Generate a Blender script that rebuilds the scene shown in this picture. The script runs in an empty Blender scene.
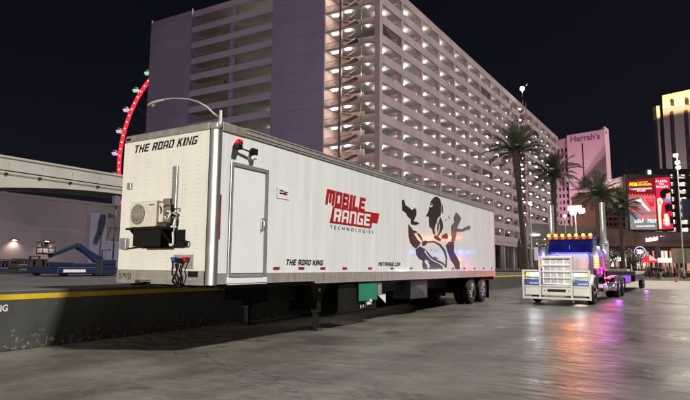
import bpy, math, random
from mathutils import Vector, Matrix
random.seed(7)
SC = bpy.context.scene
COL = SC.collection
R = math.radians

# ------------------------------------------------------------------ camera
EYE = 1.5
CAM_F, CAM_PITCH, CAM_YAW, CAM_ROLL = 546.99, R(6.8414), R(31.4585), R(-0.5295)
cam_d = bpy.data.cameras.new('camera')
cam = bpy.data.objects.new('camera', cam_d); COL.objects.link(cam)
cam_d.sensor_width = 36.0
cam_d.lens = 36.0 * CAM_F / 690.0
cam_d.clip_start = 0.05; cam_d.clip_end = 3000
_right = Vector((math.cos(CAM_YAW), math.sin(CAM_YAW), 0))
_fwd = Vector((-math.sin(CAM_YAW), math.cos(CAM_YAW), 0))
_up = Vector((0, 0, 1))
_f = _fwd * math.cos(CAM_PITCH) + _up * math.sin(CAM_PITCH)
_u = _up * math.cos(CAM_PITCH) - _fwd * math.sin(CAM_PITCH)
_cr, _sr = math.cos(CAM_ROLL), math.sin(CAM_ROLL)
_r2 = _right * _cr - _u * _sr
_u2 = _right * _sr + _u * _cr
cam.matrix_world = Matrix(((_r2.x, _u2.x, -_f.x, 0), (_r2.y, _u2.y, -_f.y, 0), (_r2.z, _u2.z, -_f.z, EYE), (0, 0, 0, 1)))
SC.camera = cam

def spot(px, py, dep):
    """survey of the photograph: the place seen at (px, py) that lies dep metres ahead"""
    u, v = px - 345, py - 200
    uu, vv = _cr * u + _sr * v, -_sr * u + _cr * v
    d = _right * (uu / CAM_F) - _u * (vv / CAM_F) + _f
    return Vector((0, 0, EYE)) + d * (dep / d.dot(_fwd))

# ------------------------------------------------------------------ world, sun, exposure
SUN_TRAVEL = Vector((-0.53, -0.30, -1.0)).normalized()
SUN_STRENGTH = 4.4
EXPOSURE = 0.5
w = bpy.data.worlds.new("World"); SC.world = w; w.use_nodes = True
nt = w.node_tree; nt.nodes.clear()
sky = nt.nodes.new('ShaderNodeTexSky'); sky.sky_type = 'NISHITA'; sky.sun_disc = False
_tosun = -SUN_TRAVEL
sky.sun_elevation = math.asin(_tosun.z)
sky.sun_rotation = math.atan2(_tosun.x, _tosun.y)
bg = nt.nodes.new('ShaderNodeBackground'); bg.inputs[1].default_value = 0.0012
hs = nt.nodes.new('ShaderNodeHueSaturation'); hs.inputs['Saturation'].default_value = 0.55
mx = nt.nodes.new('ShaderNodeMix'); mx.data_type = 'RGBA'; mx.blend_type = 'MULTIPLY'; mx.inputs[0].default_value = 1.0
mx.inputs[7].default_value = (0.98, 0.86, 1.15, 1)
out = nt.nodes.new('ShaderNodeOutputWorld')
nt.links.new(sky.outputs[0], hs.inputs['Color']); nt.links.new(hs.outputs[0], mx.inputs[6])
nt.links.new(mx.outputs[2], bg.inputs[0]); nt.links.new(bg.outputs[0], out.inputs[0])
sun_d = bpy.data.lights.new('floodlight_sun', 'SUN'); sun_d.energy = SUN_STRENGTH; sun_d.angle = R(4.0)
sun_d.color = (1.0, 0.965, 0.90)
sun = bpy.data.objects.new('floodlight_sun', sun_d); COL.objects.link(sun)
sun.rotation_euler = SUN_TRAVEL.to_track_quat('-Z', 'Y').to_euler(); sun.location = (20, 10, 40)
vs = SC.view_settings
vs.view_transform = 'Standard'; vs.look = 'None'; vs.gamma = 1.0; vs.exposure = EXPOSURE; vs.use_curve_mapping = False
SC.render.engine = 'CYCLES'
SC.cycles.use_denoising = True
SC.cycles.use_light_tree = True
SC.cycles.max_bounces = 6
SC.cycles.sample_clamp_indirect = 4.0
SC.cycles.caustics_reflective = False; SC.cycles.caustics_refractive = False

def lamp(kind, name, loc, energy, color, parent=None, radius=0.1, aim=None, angle=60, blend=0.5):
    d = bpy.data.lights.new(name, kind); d.energy = energy; d.color = color; d.shadow_soft_size = radius
    if kind == 'SPOT': d.spot_size = R(angle); d.spot_blend = blend
    o = bpy.data.objects.new(name, d); COL.objects.link(o)
    if parent: o.parent = parent
    o.location = loc
    if aim is not None: o.rotation_euler = Vector(aim).to_track_quat('-Z', 'Y').to_euler()
    return o

# ------------------------------------------------------------------ materials
def mat(name, color, rough=0.6, metal=0.0, var=0.0, scale=3.0, bump=0.0, bscale=20.0, emit=None, estr=0.0,
        coat=0.0, stretch=None, spec=0.5, var2=None, detail=6):
    m = bpy.data.materials.new(name); m.use_nodes = True
    n = m.node_tree; b = n.nodes['Principled BSDF']; L = n.links
    b.inputs['Roughness'].default_value = rough; b.inputs['Metallic'].default_value = metal
    b.inputs['Specular IOR Level'].default_value = spec
    if coat: b.inputs['Coat Weight'].default_value = coat; b.inputs['Coat Roughness'].default_value = 0.06
    tc = n.nodes.new('ShaderNodeTexCoord'); mp = n.nodes.new('ShaderNodeMapping')
    L.new(tc.outputs['Object'], mp.inputs[0])
    if stretch: mp.inputs['Scale'].default_value = stretch
    c = tuple(color) + (1,)
    if var:
        no = n.nodes.new('ShaderNodeTexNoise'); no.inputs['Scale'].default_value = scale; no.inputs['Detail'].default_value = detail
        L.new(mp.outputs[0], no.inputs['Vector'])
        cr = n.nodes.new('ShaderNodeValToRGB')
        cr.color_ramp.elements[0].position = 0.3; cr.color_ramp.elements[1].position = 0.7
        lo = var2 if var2 else tuple(max(0, x * (1 - var)) for x in color)
        cr.color_ramp.elements[0].color = tuple(lo) + (1,)
        cr.color_ramp.elements[1].color = tuple(min(1, x * (1 + var)) for x in color) + (1,)
        L.new(no.outputs[0], cr.inputs[0]); L.new(cr.outputs[0], b.inputs['Base Color'])
    else:
        b.inputs['Base Color'].default_value = c
    if bump:
        n2 = n.nodes.new('ShaderNodeTexNoise'); n2.inputs['Scale'].default_value = bscale; n2.inputs['Detail'].default_value = 4
        L.new(mp.outputs[0], n2.inputs['Vector'])
        bp = n.nodes.new('ShaderNodeBump'); bp.inputs['Strength'].default_value = bump; bp.inputs['Distance'].default_value = 0.05
        L.new(n2.outputs[0], bp.inputs['Height']); L.new(bp.outputs[0], b.inputs['Normal'])
    if emit:
        b.inputs['Emission Color'].default_value = tuple(emit) + (1,); b.inputs['Emission Strength'].default_value = estr
    return m

def ground_mat():
    m = bpy.data.materials.new('lot_concrete'); m.use_nodes = True
    n = m.node_tree; b = n.nodes['Principled BSDF']; L = n.links
    tc = n.nodes.new('ShaderNodeTexCoord')
    def noise(s, d=8, r=0.55, st=None):
        q = n.nodes.new('ShaderNodeTexNoise'); q.inputs['Scale'].default_value = s; q.inputs['Detail'].default_value = d
        q.inputs['Roughness'].default_value = r
        if st:
            mp = n.nodes.new('ShaderNodeMapping'); mp.inputs['Scale'].default_value = st; mp.inputs['Rotation'].default_value = (0, 0, R(5))
            L.new(tc.outputs['Object'], mp.inputs[0]); L.new(mp.outputs[0], q.inputs['Vector'])
        else: L.new(tc.outputs['Object'], q.inputs['Vector'])
        return q
    def ramp(src, p0, c0, p1, c1):
        r = n.nodes.new('ShaderNodeValToRGB'); e = r.color_ramp.elements
        e[0].position = p0; e[0].color = c0 + (1,); e[1].position = p1; e[1].color = c1 + (1,)
        L.new(src, r.inputs[0]); return r
    def mixc(kind, fac, a, bb):
        q = n.nodes.new('ShaderNodeMix'); q.data_type = 'RGBA'; q.blend_type = kind
        if isinstance(fac, float): q.inputs[0].default_value = fac
        else: L.new(fac, q.inputs[0])
        L.new(a, q.inputs[6]); L.new(bb, q.inputs[7]); return q.outputs[2]
    big = ramp(noise(0.16, 7).outputs[0], 0.33, (0.080, 0.072, 0.061), 0.68, (0.118, 0.107, 0.092))
    mid = ramp(noise(0.9, 8, 0.62).outputs[0], 0.36, (0.60, 0.60, 0.60), 0.62, (1.10, 1.10, 1.09))
    tracks = ramp(noise(0.5, 5, 0.55, (1.4, 0.22, 1)).outputs[0], 0.38, (0.62, 0.62, 0.63), 0.52, (1, 1, 1))
    fine = ramp(noise(38, 6, 0.8).outputs[0], 0.38, (0.62, 0.62, 0.62), 0.62, (1.26, 1.26, 1.25))
    c = mixc('MULTIPLY', 1.0, big.outputs[0], mid.outputs[0])
    c = mixc('MULTIPLY', 0.9, c, tracks.outputs[0])
    c = mixc('MULTIPLY', 1.0, c, fine.outputs[0])
    # oil spots
    oil = noise(0.75, 3, 0.4); ro = ramp(oil.outputs[0], 0.68, (1, 1, 1), 0.72, (0.42, 0.42, 0.42))
    c = mixc('MULTIPLY', 0.8, c, ro.outputs[0])
    # hairline cracks
    vo = n.nodes.new('ShaderNodeTexVoronoi'); vo.feature = 'DISTANCE_TO_EDGE'; vo.inputs['Scale'].default_value = 0.23
    wq = noise(1.1, 5); mm = n.nodes.new('ShaderNodeMix'); mm.data_type = 'RGBA'; mm.inputs[0].default_value = 0.12
    L.new(tc.outputs['Object'], mm.inputs[6]); L.new(wq.outputs['Color'], mm.inputs[7]); 
    sc_ = n.nodes.new('ShaderNodeVectorMath'); sc_.operation = 'MULTIPLY_ADD'
    L.new(wq.outputs['Color'], sc_.inputs[0]); sc_.inputs[1].default_value = (2.2, 2.2, 0); L.new(tc.outputs['Object'], sc_.inputs[2])
    L.new(sc_.outputs[0], vo.inputs['Vector'])
    rc = ramp(vo.outputs['Distance'], 0.001, (0.35, 0.35, 0.35), 0.007, (1, 1, 1))
    c = mixc('MULTIPLY', 0.75, c, rc.outputs[0])
    # bits of pale litter and gum
    vp = n.nodes.new('ShaderNodeTexVoronoi'); vp.inputs['Scale'].default_value = 1.7; L.new(tc.outputs['Object'], vp.inputs['Vector'])
    rp = ramp(vp.outputs['Distance'], 0.016, (0.30, 0.28, 0.25), 0.022, (0, 0, 0))
    c = mixc('ADD', 0.8, c, rp.outputs[0])
    L.new(c, b.inputs['Base Color'])
    rr = n.nodes.new('ShaderNodeMapRange'); rr.inputs[1].default_value = 0.3; rr.inputs[2].default_value = 0.7
    rr.inputs[3].default_value = 0.24; rr.inputs[4].default_value = 0.45
    L.new(noise(0.6, 6).outputs[0], rr.inputs[0]); L.new(rr.outputs[0], b.inputs['Roughness'])
    b.inputs['Specular IOR Level'].default_value = 0.5
    bp = n.nodes.new('ShaderNodeBump'); bp.inputs['Strength'].default_value = 0.35; bp.inputs['Distance'].default_value = 0.02
    h = noise(7.0, 6, 0.6); L.new(h.outputs[0], bp.inputs['Height'])
    bp2 = n.nodes.new('ShaderNodeBump'); bp2.inputs['Strength'].default_value = 0.72; bp2.inputs['Distance'].default_value = 0.05
    h2 = noise(2.6, 3, 0.5, (0.8, 1.5, 1)); L.new(h2.outputs[0], bp2.inputs['Height']); L.new(bp.outputs[0], bp2.inputs['Normal'])
    L.new(bp2.outputs[0], b.inputs['Normal'])
    return m

def wall_mat(name, base, chip, chip_lo, chip_hi, scale=5.0, rough=0.55):
    """painted concrete with worn chips, heavier towards the ground"""
    m = bpy.data.materials.new(name); m.use_nodes = True
    n = m.node_tree; b = n.nodes['Principled BSDF']; L = n.links; b.inputs['Roughness'].default_value = rough
    tc = n.nodes.new('ShaderNodeTexCoord')
    a = n.nodes.new('ShaderNodeTexNoise'); a.inputs['Scale'].default_value = scale; a.inputs['Detail'].default_value = 9; a.inputs['Roughness'].default_value = 0.62
    L.new(tc.outputs['Object'], a.inputs['Vector'])
    sx = n.nodes.new('ShaderNodeSeparateXYZ'); L.new(tc.outputs['Object'], sx.inputs[0])
    mr = n.nodes.new('ShaderNodeMapRange'); mr.inputs[1].default_value = 0.0; mr.inputs[2].default_value = 0.55
    mr.inputs[3].default_value = 0.13; mr.inputs[4].default_value = 0.0
    L.new(sx.outputs[2], mr.inputs[0])
    ad = n.nodes.new('ShaderNodeMath'); ad.operation = 'ADD'; L.new(a.outputs[0], ad.inputs[0]); L.new(mr.outputs[0], ad.inputs[1])
    r = n.nodes.new('ShaderNodeValToRGB'); e = r.color_ramp.elements
    e[0].position = chip_lo; e[0].color = (0, 0, 0, 1); e[1].position = chip_hi; e[1].color = (1, 1, 1, 1)
    L.new(ad.outputs[0], r.inputs[0])
    g = n.nodes.new('ShaderNodeTexNoise'); g.inputs['Scale'].default_value = 1.2; g.inputs['Detail'].default_value = 7
    L.new(tc.outputs['Object'], g.inputs['Vector'])
    rg = n.nodes.new('ShaderNodeValToRGB'); eg = rg.color_ramp.elements
    eg[0].position = 0.32; eg[0].color = tuple(x * 0.72 for x in base) + (1,); eg[1].position = 0.68; eg[1].color = tuple(x * 1.25 for x in base) + (1,)
    L.new(g.outputs[0], rg.inputs[0])
    q = n.nodes.new('ShaderNodeMix'); q.data_type = 'RGBA'; L.new(r.outputs[0], q.inputs[0]); L.new(rg.outputs[0], q.inputs[6])
    q.inputs[7].default_value = tuple(chip) + (1,)
    L.new(q.outputs[2], b.inputs['Base Color'])
    bp = n.nodes.new('ShaderNodeBump'); bp.inputs['Strength'].default_value = 0.3; bp.inputs['Distance'].default_value = 0.01
    L.new(ad.outputs[0], bp.inputs['Height']); L.new(bp.outputs[0], b.inputs['Normal'])
    return m

M = {}
M['ground'] = ground_mat()
M['dock_paint'] = wall_mat('dock_paint', (0.050, 0.050, 0.047), (0.20, 0.185, 0.16), 0.672, 0.69, 11.0)
M['dock_yellow'] = wall_mat('dock_yellow', (0.55, 0.36, 0.012), (0.07, 0.06, 0.05), 0.66, 0.68, 12)
M['dock_top'] = mat('dock_top', (0.05, 0.05, 0.048), 0.7, var=0.35, scale=1.5, bump=0.2)
M['white_text'] = mat('white_text', (0.7, 0.7, 0.68), 0.5, var=0.2, scale=30)
M['panel_white'] = mat('panel_white', (0.79, 0.80, 0.785), 0.15, var=0.07, scale=1.4, bump=0.16, bscale=1.7, coat=0.6, stretch=(1, 3.0, 0.3))
M['front_white'] = mat('front_white', (0.78, 0.76, 0.71), 0.3, var=0.05, scale=1.6, bump=0.05, bscale=2.5)
M['door_white'] = mat('door_white', (0.79, 0.80, 0.80), 0.25, var=0.03, scale=2, bump=0.03, bscale=2)
M['rail'] = mat('rail_aluminium', (0.46, 0.43, 0.40), 0.42, metal=0.55, var=0.18, scale=4, bump=0.15, bscale=9, stretch=(1, 3, 1))
M['rail_dark'] = mat('rail_dark', (0.30, 0.28, 0.25), 0.5, metal=0.4, var=0.25, scale=5)
M['stainless'] = mat('stainless', (0.36, 0.36, 0.345), 0.34, metal=0.85, var=0.1, scale=3, bump=0.05, bscale=5)
M['chrome'] = mat('chrome', (0.82, 0.82, 0.83), 0.10, metal=1.0, var=0.04, scale=5)
M['stack_chrome'] = mat('stack_chrome', (0.72, 0.72, 0.74), 0.34, metal=0.75, var=0.15, scale=4, stretch=(1, 1, 0.3))
M['frame_grey'] = mat('frame_grey', (0.42, 0.43, 0.43), 0.35, metal=0.6, var=0.1, scale=4)
M['black'] = mat('black_steel', (0.006, 0.006, 0.006), 0.55, var=0.4, scale=6, bump=0.1, spec=0.2)
M['black_gloss'] = mat('black_vinyl', (0.022, 0.022, 0.022), 0.28, var=0.2, scale=4)
M['grey_vinyl'] = mat('grey_vinyl', (0.115, 0.110, 0.098), 0.28, var=0.15, scale=4)
M['dark_vinyl'] = mat('dark_vinyl', (0.024, 0.022, 0.020), 0.28, var=0.2, scale=4)
M['red_vinyl'] = mat('red_vinyl', (0.42, 0.012, 0.018), 0.3, var=0.12, scale=4)
M['white_vinyl'] = mat('white_vinyl', (0.78, 0.77, 0.75), 0.3, var=0.03, scale=4)
M['red_reflector'] = mat('red_reflector', (0.35, 0.006, 0.01), 0.25, var=0.15, scale=40)
M['red_lens'] = mat('red_lens', (0.5, 0.008, 0.012), 0.15, var=0.1, scale=20)
M['blue_plastic'] = mat('blue_plastic', (0.05, 0.10, 0.5), 0.4, var=0.1, scale=20)
M['ac_beige'] = mat('ac_beige', (0.66, 0.62, 0.54), 0.5, var=0.08, scale=5)
M['ac_dark'] = mat('ac_dark', (0.16, 0.14, 0.11), 0.5, var=0.3, scale=8)
M['tyre'] = mat('tyre_rubber', (0.014, 0.014, 0.014), 0.75, var=0.3, scale=10, bump=0.2, bscale=30)
M['green'] = mat('green_paint', (0.012, 0.20, 0.125), 0.4, var=0.1, scale=5)
M['steel'] = mat('tread_steel', (0.15, 0.155, 0.17), 0.5, metal=0.9, var=0.15, scale=9)
M['yellow'] = mat('yellow_label', (0.7, 0.5, 0.03), 0.4, var=0.08, scale=20)

# ------------------------------------------------------------------ mesh builder
class MB:
    def __init__(s): s.v = []; s.f = []; s.m = []; s.sm = []
    def add(s, vs, fs, mi=0, smooth=False):
        o = len(s.v); s.v += [tuple(p) for p in vs]
        for f in fs: s.f.append(tuple(i + o for i in f)); s.m.append(mi); s.sm.append(smooth)
        return s
    def box(s, x0, x1, y0, y1, z0, z1, mi=0):
        v = [(x0, y0, z0), (x1, y0, z0), (x1, y1, z0), (x0, y1, z0), (x0, y0, z1), (x1, y0, z1), (x1, y1, z1), (x0, y1, z1)]
        return s.add(v, [(0, 3, 2, 1), (4, 5, 6, 7), (0, 1, 5, 4), (1, 2, 6, 5), (2, 3, 7, 6), (3, 0, 4, 7)], mi)
    def hexa(s, v, mi=0):
        return s.add(v, [(0, 3, 2, 1), (4, 5, 6, 7), (0, 1, 5, 4), (1, 2, 6, 5), (2, 3, 7, 6), (3, 0, 4, 7)], mi)
    def beam(s, a, b, wd, ht, mi=0):
        a, b = Vector(a), Vector(b); d = (b - a).normalized()
        up = Vector((0, 0, 1)) if abs(d.z) < 0.95 else Vector((0, 1, 0))
        sx = d.cross(up).normalized() * (wd / 2); sz = sx.cross(d).normalized() * (ht / 2)
        return s.hexa([a - sx - sz, a + sx - sz, b + sx - sz, b - sx - sz, a - sx + sz, a + sx + sz, b + sx + sz, b - sx + sz], mi)
    def tube(s, pts, rad, n=8, mi=0, caps=True):
        pts = [Vector(p) for p in pts]
        if not isinstance(rad, (list, tuple)): rad = [rad] * len(pts)
        vs = []; fs = []; px = None
        for i, p in enumerate(pts):
            d = (pts[min(i + 1, len(pts) - 1)] - pts[max(i - 1, 0)]).normalized()
            if px is None:
                ref = Vector((0, 0, 1)) if abs(d.z) < 0.9 else Vector((1, 0, 0))
                px = d.cross(ref).normalized()
            else:
                px = (px - d * px.dot(d)).normalized()
            py = d.cross(px)
            for k in range(n):
                a = 2 * math.pi * k / n
                vs.append(p + (px * math.cos(a) + py * math.sin(a)) * rad[i])
        for i in range(len(pts) - 1):
            for k in range(n):
                k2 = (k + 1) % n
                fs.append((i * n + k, i * n + k2, (i + 1) * n + k2, (i + 1) * n + k))
        s.add(vs, fs, mi, True)
        if caps:
            o = len(s.v) - len(vs)
            s.f.append(tuple(o + k for k in reversed(range(n)))); s.m.append(mi); s.sm.append(False)
            e = o + (len(pts) - 1) * n
            s.f.append(tuple(e + k for k in range(n))); s.m.append(mi); s.sm.append(False)
        return s
    def lathe(s, prof, c, axis='x', n=28, mi=0, smooth=True):
        """prof: (offset along axis, radius)"""
        vs = []; fs = []
        for (h, r) in prof:
            for k in range(n):
                a = 2 * math.pi * k / n; ca, sa = math.cos(a) * r, math.sin(a) * r
                p = {'x': (h, ca, sa), 'y': (sa, h, ca), 'z': (ca, sa, h)}[axis]
                vs.append((c[0] + p[0], c[1] + p[1], c[2] + p[2]))
        for i in range(len(prof) - 1):
            for k in range(n):
                k2 = (k + 1) % n
                fs.append((i * n + k, i * n + k2, (i + 1) * n + k2, (i + 1) * n + k))
        return s.add(vs, fs, mi, smooth)
    def ball(s, c, r, n=12, mi=0, sz=1.0):
        prof = []
        for i in range(n // 2 + 1):
            a = math.pi * i / (n // 2)
            prof.append((-math.cos(a) * r * sz, max(1e-4, math.sin(a) * r)))
        return s.lathe(prof, c, 'z', n, mi)
    def poly(s, pts, mi=0): return s.add(pts, [tuple(range(len(pts)))], mi)
    def prism(s, pts, off, mi=0):
        """polygon (list of 3-D points) pushed along off"""
        n = len(pts); off = Vector(off); a = [Vector(p) for p in pts]; b = [p + off for p in a]
        s.add(a + b, [tuple(range(n)), tuple(reversed(range(n, 2 * n)))] + [(i, i + n, (i + 1) % n + n, (i + 1) % n) for i in range(n)], mi)
        return s
    def build(s, name, mats, parent=None, bevel=0, loc=None, segs=2):
        me = bpy.data.meshes.new(name); me.from_pydata(s.v, [], s.f)
        if not isinstance(mats, (list, tuple)): mats = [mats]
        for m in mats: me.materials.append(m)
        for p, mi, sm in zip(me.polygons, s.m, s.sm): p.material_index = mi; p.use_smooth = sm
        me.update()
        o = bpy.data.objects.new(name, me); COL.objects.link(o)
        if parent: o.parent = parent
        if loc is not None: o.location = loc
        if bevel:
            b = o.modifiers.new('bevel', 'BEVEL'); b.width = bevel; b.segments = segs; b.limit_method = 'ANGLE'; b.angle_limit = R(40)
        return o

def thing(name, label, cat, loc=(0, 0, 0), rz=0.0, group=None):
    o = bpy.data.objects.new(name, None); COL.objects.link(o); o.empty_display_size = 0.2
    o.location = loc; o.rotation_euler = (0, 0, rz); return tag(o, label, cat, group)
def tag(o, label, cat, group=None):
    o['label'] = label; o['category'] = cat
    if group: o['group'] = group
    return o
def struct(o): o['kind'] = 'structure'; return o
def dup(o, parent, loc=None):
    c = o.copy(); COL.objects.link(c); c.parent = parent
    if loc is not None: c.location = loc
    return c

_fonts = {}
def text_geo(txt, bold=0.0, spacing=1.0):
    """outline of a line of lettering: unit-height vertices and faces"""
    cu = bpy.data.curves.new('lettering', 'FONT'); cu.body = txt; cu.size = 1.0; cu.offset = bold; cu.space_character = spacing; cu.resolution_u = 3
    ob = bpy.data.objects.new('lettering', cu); COL.objects.link(ob)
    dg = bpy.context.evaluated_depsgraph_get(); dg.update()
    me = ob.evaluated_get(dg).to_mesh()
    vs = [(v.co.x, v.co.y) for v in me.vertices]; fs = [tuple(p.vertices) for p in me.polygons]
    ob.evaluated_get(dg).to_mesh_clear()
    bpy.data.objects.remove(ob); bpy.data.curves.remove(cu)
    x0 = min(v[0] for v in vs); x1 = max(v[0] for v in vs); y0 = min(v[1] for v in vs); y1 = max(v[1] for v in vs)
    return [((a - x0) / (x1 - x0), (b - y0) / (y1 - y0)) for a, b in vs], fs
def lettering(mb, txt, o, ux, uz, width, height, shear=0.0, bold=0.0, spacing=1.0, mi=0):
    o, ux, uz = Vector(o), Vector(ux), Vector(uz)
    vs, fs = text_geo(txt, bold, spacing)
    mb.add([o + ux * (a * width + b * height * shear) + uz * (b * height) for a, b in vs], fs, mi)

GLY = {'M': [(0, .27, 0, 1), (.38, .62, .15, 1), (.73, 1, 0, 1), (.2, .8, .8, 1)], 'O': [(0, .3, 0, 1), (.7, 1, 0, 1), (.2, .8, .8, 1), (.2, .8, 0, .2)],
       'B': [(0, .3, 0, 1), (.7, 1, .06, .44), (.7, .96, .56, .95), (.2, .85, .8, 1), (.2, .85, 0, .2), (.2, .85, .4, .6)], 'I': [(0, 1, 0, 1)],
       'L': [(0, .36, 0, 1), (.2, 1, 0, .22)], 'E': [(0, .34, 0, 1), (.2, 1, .8, 1), (.2, .9, .4, .6), (.2, 1, 0, .2)],
       'R': [(0, .3, 0, 1), (.2, .95, .78, 1), (.68, 1, .45, .95), (.2, .9, .34, .55), (.6, .95, 0, .4)],
       'A': [(0, .28, 0, .9), (.72, 1, 0, .9), (.1, .9, .8, 1), (.2, .8, .3, .48)], 'N': [(0, .28, 0, 1), (.7, 1, 0, .92), (.2, .9, .8, 1)],
       'G': [(0, .3, 0, 1), (.2, 1, .8, 1), (.2, 1, 0, .2), (.7, 1, 0, .5), (.48, 1, .36, .54)], 'T': [(0, 1, .8, 1), (.36, .66, 0, .9)], 'H': [(0, .28, 0, 1), (.72, 1, 0, 1), (.2, .8, .4, .6)], 'K': [(0, .28, 0, 1), [(.25, .36), (.42, .36), (1, 1), (.64, 1), (.25, .6)], [(.36, .56), (.62, .66), (1, 0), (.66, 0)]], 'n': [(0, .26, 0, 1), (.74, 1, 0, 1), [(.22, 1), (.02, 1), (.76, 0), (.98, 0)]], 'm': [(0, .2, 0, 1), (.8, 1, 0, 1), [(.05, 1), (.28, 1), (.56, .3), (.44, .3)], [(.95, 1), (.72, 1), (.44, .3), (.56, .3)]],
       'D': [(0, .28, 0, 1), (.7, 1, .1, .92), (.2, .92, .82, 1), (.2, .92, 0, .18)], 'C': [(0, .28, 0, 1), (.2, 1, .8, 1), (.2, 1, 0, .2)], '.': [(.3, .7, 0, .2)], ' ': [], 'S': [(0, 1, 0, .2), (0, 1, .4, .6), (0, 1, .8, 1), (0, .3, .5, 1), (.7, 1, 0, .5)]}
def block_word(mb, word, o, ux, uz, width, height, gap=0.12, shear=0.0, mi=0, off=None):
    o, ux, uz, off = Vector(o), Vector(ux), Vector(uz), Vector(off)
    wl = [0.42 if c in 'I. ' else (1.25 if c in 'Mm' else 1.0) for c in word]
    tot = sum(wl) + gap * (len(word) - 1); k = width / tot; x = 0; j = 0
    for c, wd in zip(word, wl):
        for g in GLY[c]:
            q = []
            for (p, r) in (g if isinstance(g, list) else ((g[0], g[2]), (g[1], g[2]), (g[1], g[3]), (g[0], g[3]))):
                q.append(o + ux * ((x + p * wd) * k + r * height * shear) + uz * (r * height) + off * (j % 5) * 0.12)
            mb.prism(q, -off, mi); j += 1
        x += wd + gap

# ------------------------------------------------------------------ setting: ground sheets
def sheet(name, x0, x1, y0, y1, z, m, nx=1, ny=1):
    mb = MB(); mb.poly([(x0, y0, z), (x1, y0, z), (x1, y1, z), (x0, y1, z)])
    return struct(mb.build(name, m))
GZ = 0.085      # the lot climbs a few centimetres towards the street
mb = MB(); gy = [(-300, 0), (8, 0), (16, GZ * 0.45), (24, GZ), (1500, GZ)]
mb.add([(x, y, z) for y, z in gy for x in (-900, 900)], [(2 * i, 2 * i + 1, 2 * i + 3, 2 * i + 2) for i in range(4)], 0, True)
struct(mb.build('ground', M['ground']))
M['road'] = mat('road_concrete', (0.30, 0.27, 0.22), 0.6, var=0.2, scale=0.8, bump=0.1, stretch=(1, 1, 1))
M['apron'] = mat('dock_apron', (0.032, 0.031, 0.033), 0.75, var=0.3, scale=0.4, bump=0.1)  # colour kept dark to stand for the shade over the dock
DX, DZ = -9.88, 1.02
mb = MB(); mb.box(-300, DX - 0.36, -60, 58, -0.5, DZ - 0.004)
struct(mb.build('loading_dock_ground', M['apron']))

# dock wall
wall = thing('dock_wall', 'low black painted dock wall with worn yellow edge stripe running behind the white trailer', 'dock wall', (DX, 0, 0))
mb = MB(); mb.box(-0.35, 0, -32, 58, 0, DZ); mb.build('concrete_wall', [M['dock_paint']], wall, bevel=0.012)
mb = MB(); mb.box(-0.05, 0.004, -31.99, 57.99, 0.862, 0.955); mb.build('edge_stripe', M['dock_yellow'], wall)
mb = MB()
lettering(mb, 'NG', (0.006, 4.92, 0.67), (0, 1, 0), (0, 0, 1), 0.20, 0.115, bold=0.03)
mb.build('stencil_lettering', M['white_text'], wall)

# ------------------------------------------------------------------ semi trailer
TX, TY, TL, TW = -7.01, 7.06, 17.14, 2.63
tr = thing('semi_trailer', 'long white box trailer with red and black lettering parked along the dock wall', 'trailer', (TX - TW / 2, TY, 0))
hx = TW / 2
ZR, ZP, ZF, ZT = 1.113, 1.345, 3.94, 4.11
mb = MB()
mb.box(-hx + 0.01, hx - 0.004, 0.10, TL - 0.02, 1.16, 4.06)
side_mb = mb
# rivets on the side beside the door
def rivets(mb, pts, nrm, r=0.008, mi=0):
    nrm = Vector(nrm); a = nrm.orthogonal().normalized(); b = nrm.cross(a)
    for p in pts:
        p = Vector(p); mb.poly([p + (a * math.cos(t) + b * math.sin(t)) * r for t in [i * math.pi / 3 for i in range(6)]], mi)
mb = side_mb
pts = [(hx - 0.001, y, z) for y in (0.15, 0.28) for z in [1.4 + 0.06 * i for i in range(42)]]
pts += [(hx - 0.001, y, z) for y in [1.62 + 1.22 * i for i in range(13)] for z in [1.42 + 0.11 * i for i in range(23)]]
rivets(mb, pts, (1, 0, 0), 0.006, 1); mb.build('side_panel', [M['panel_white'], M['frame_grey']], tr)
mb = MB(); mb.box(-hx, hx - 0.215, -0.005, 0.095, 1.38, 3.95)
pts = [(x, -0.0065, z) for x in (-1.22, -0.95, -0.88, -0.62, -0.55, -0.28, -0.21, 0.06, 0.13, 0.44, 0.51, 0.80, 0.87, 1.06) for z in [1.44 + 0.085 * i for i in range(30)]]
rivets(mb, pts, (0, -1, 0), 0.008, 1); mb.build('front_panel', [M['front_white'], M['frame_grey']], tr)
# corner columns (rounded stainless)
for s in (-1, 1):
    mb = MB(); vs = []; fs = []; n = 10; rr = 0.2
    cx = s * (hx - rr)
    for z in (ZR + 0.02, ZT - 0.16):
        for i in range(n + 1):
            a = math.pi / 2 * i / n
            vs.append((cx + s * math.sin(a) * rr, 0.098 - math.cos(a) * 0.10, z))
    for i in range(n): fs.append((i, i + 1, n + 2 + i, n + 1 + i))
    mb.add(vs, fs, 0, True); mb.build('corner_trim', M['stainless'], tr)
    mb = MB(); mb.box(min(s * (hx - 0.24), s * (hx + 0.004)), max(s * (hx - 0.24), s * (hx + 0.004)), -0.012, 0.1, ZT - 0.165, ZT - 0.02); mb.build('corner_cap', M['rail'], tr, bevel=0.05, segs=3)
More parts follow.
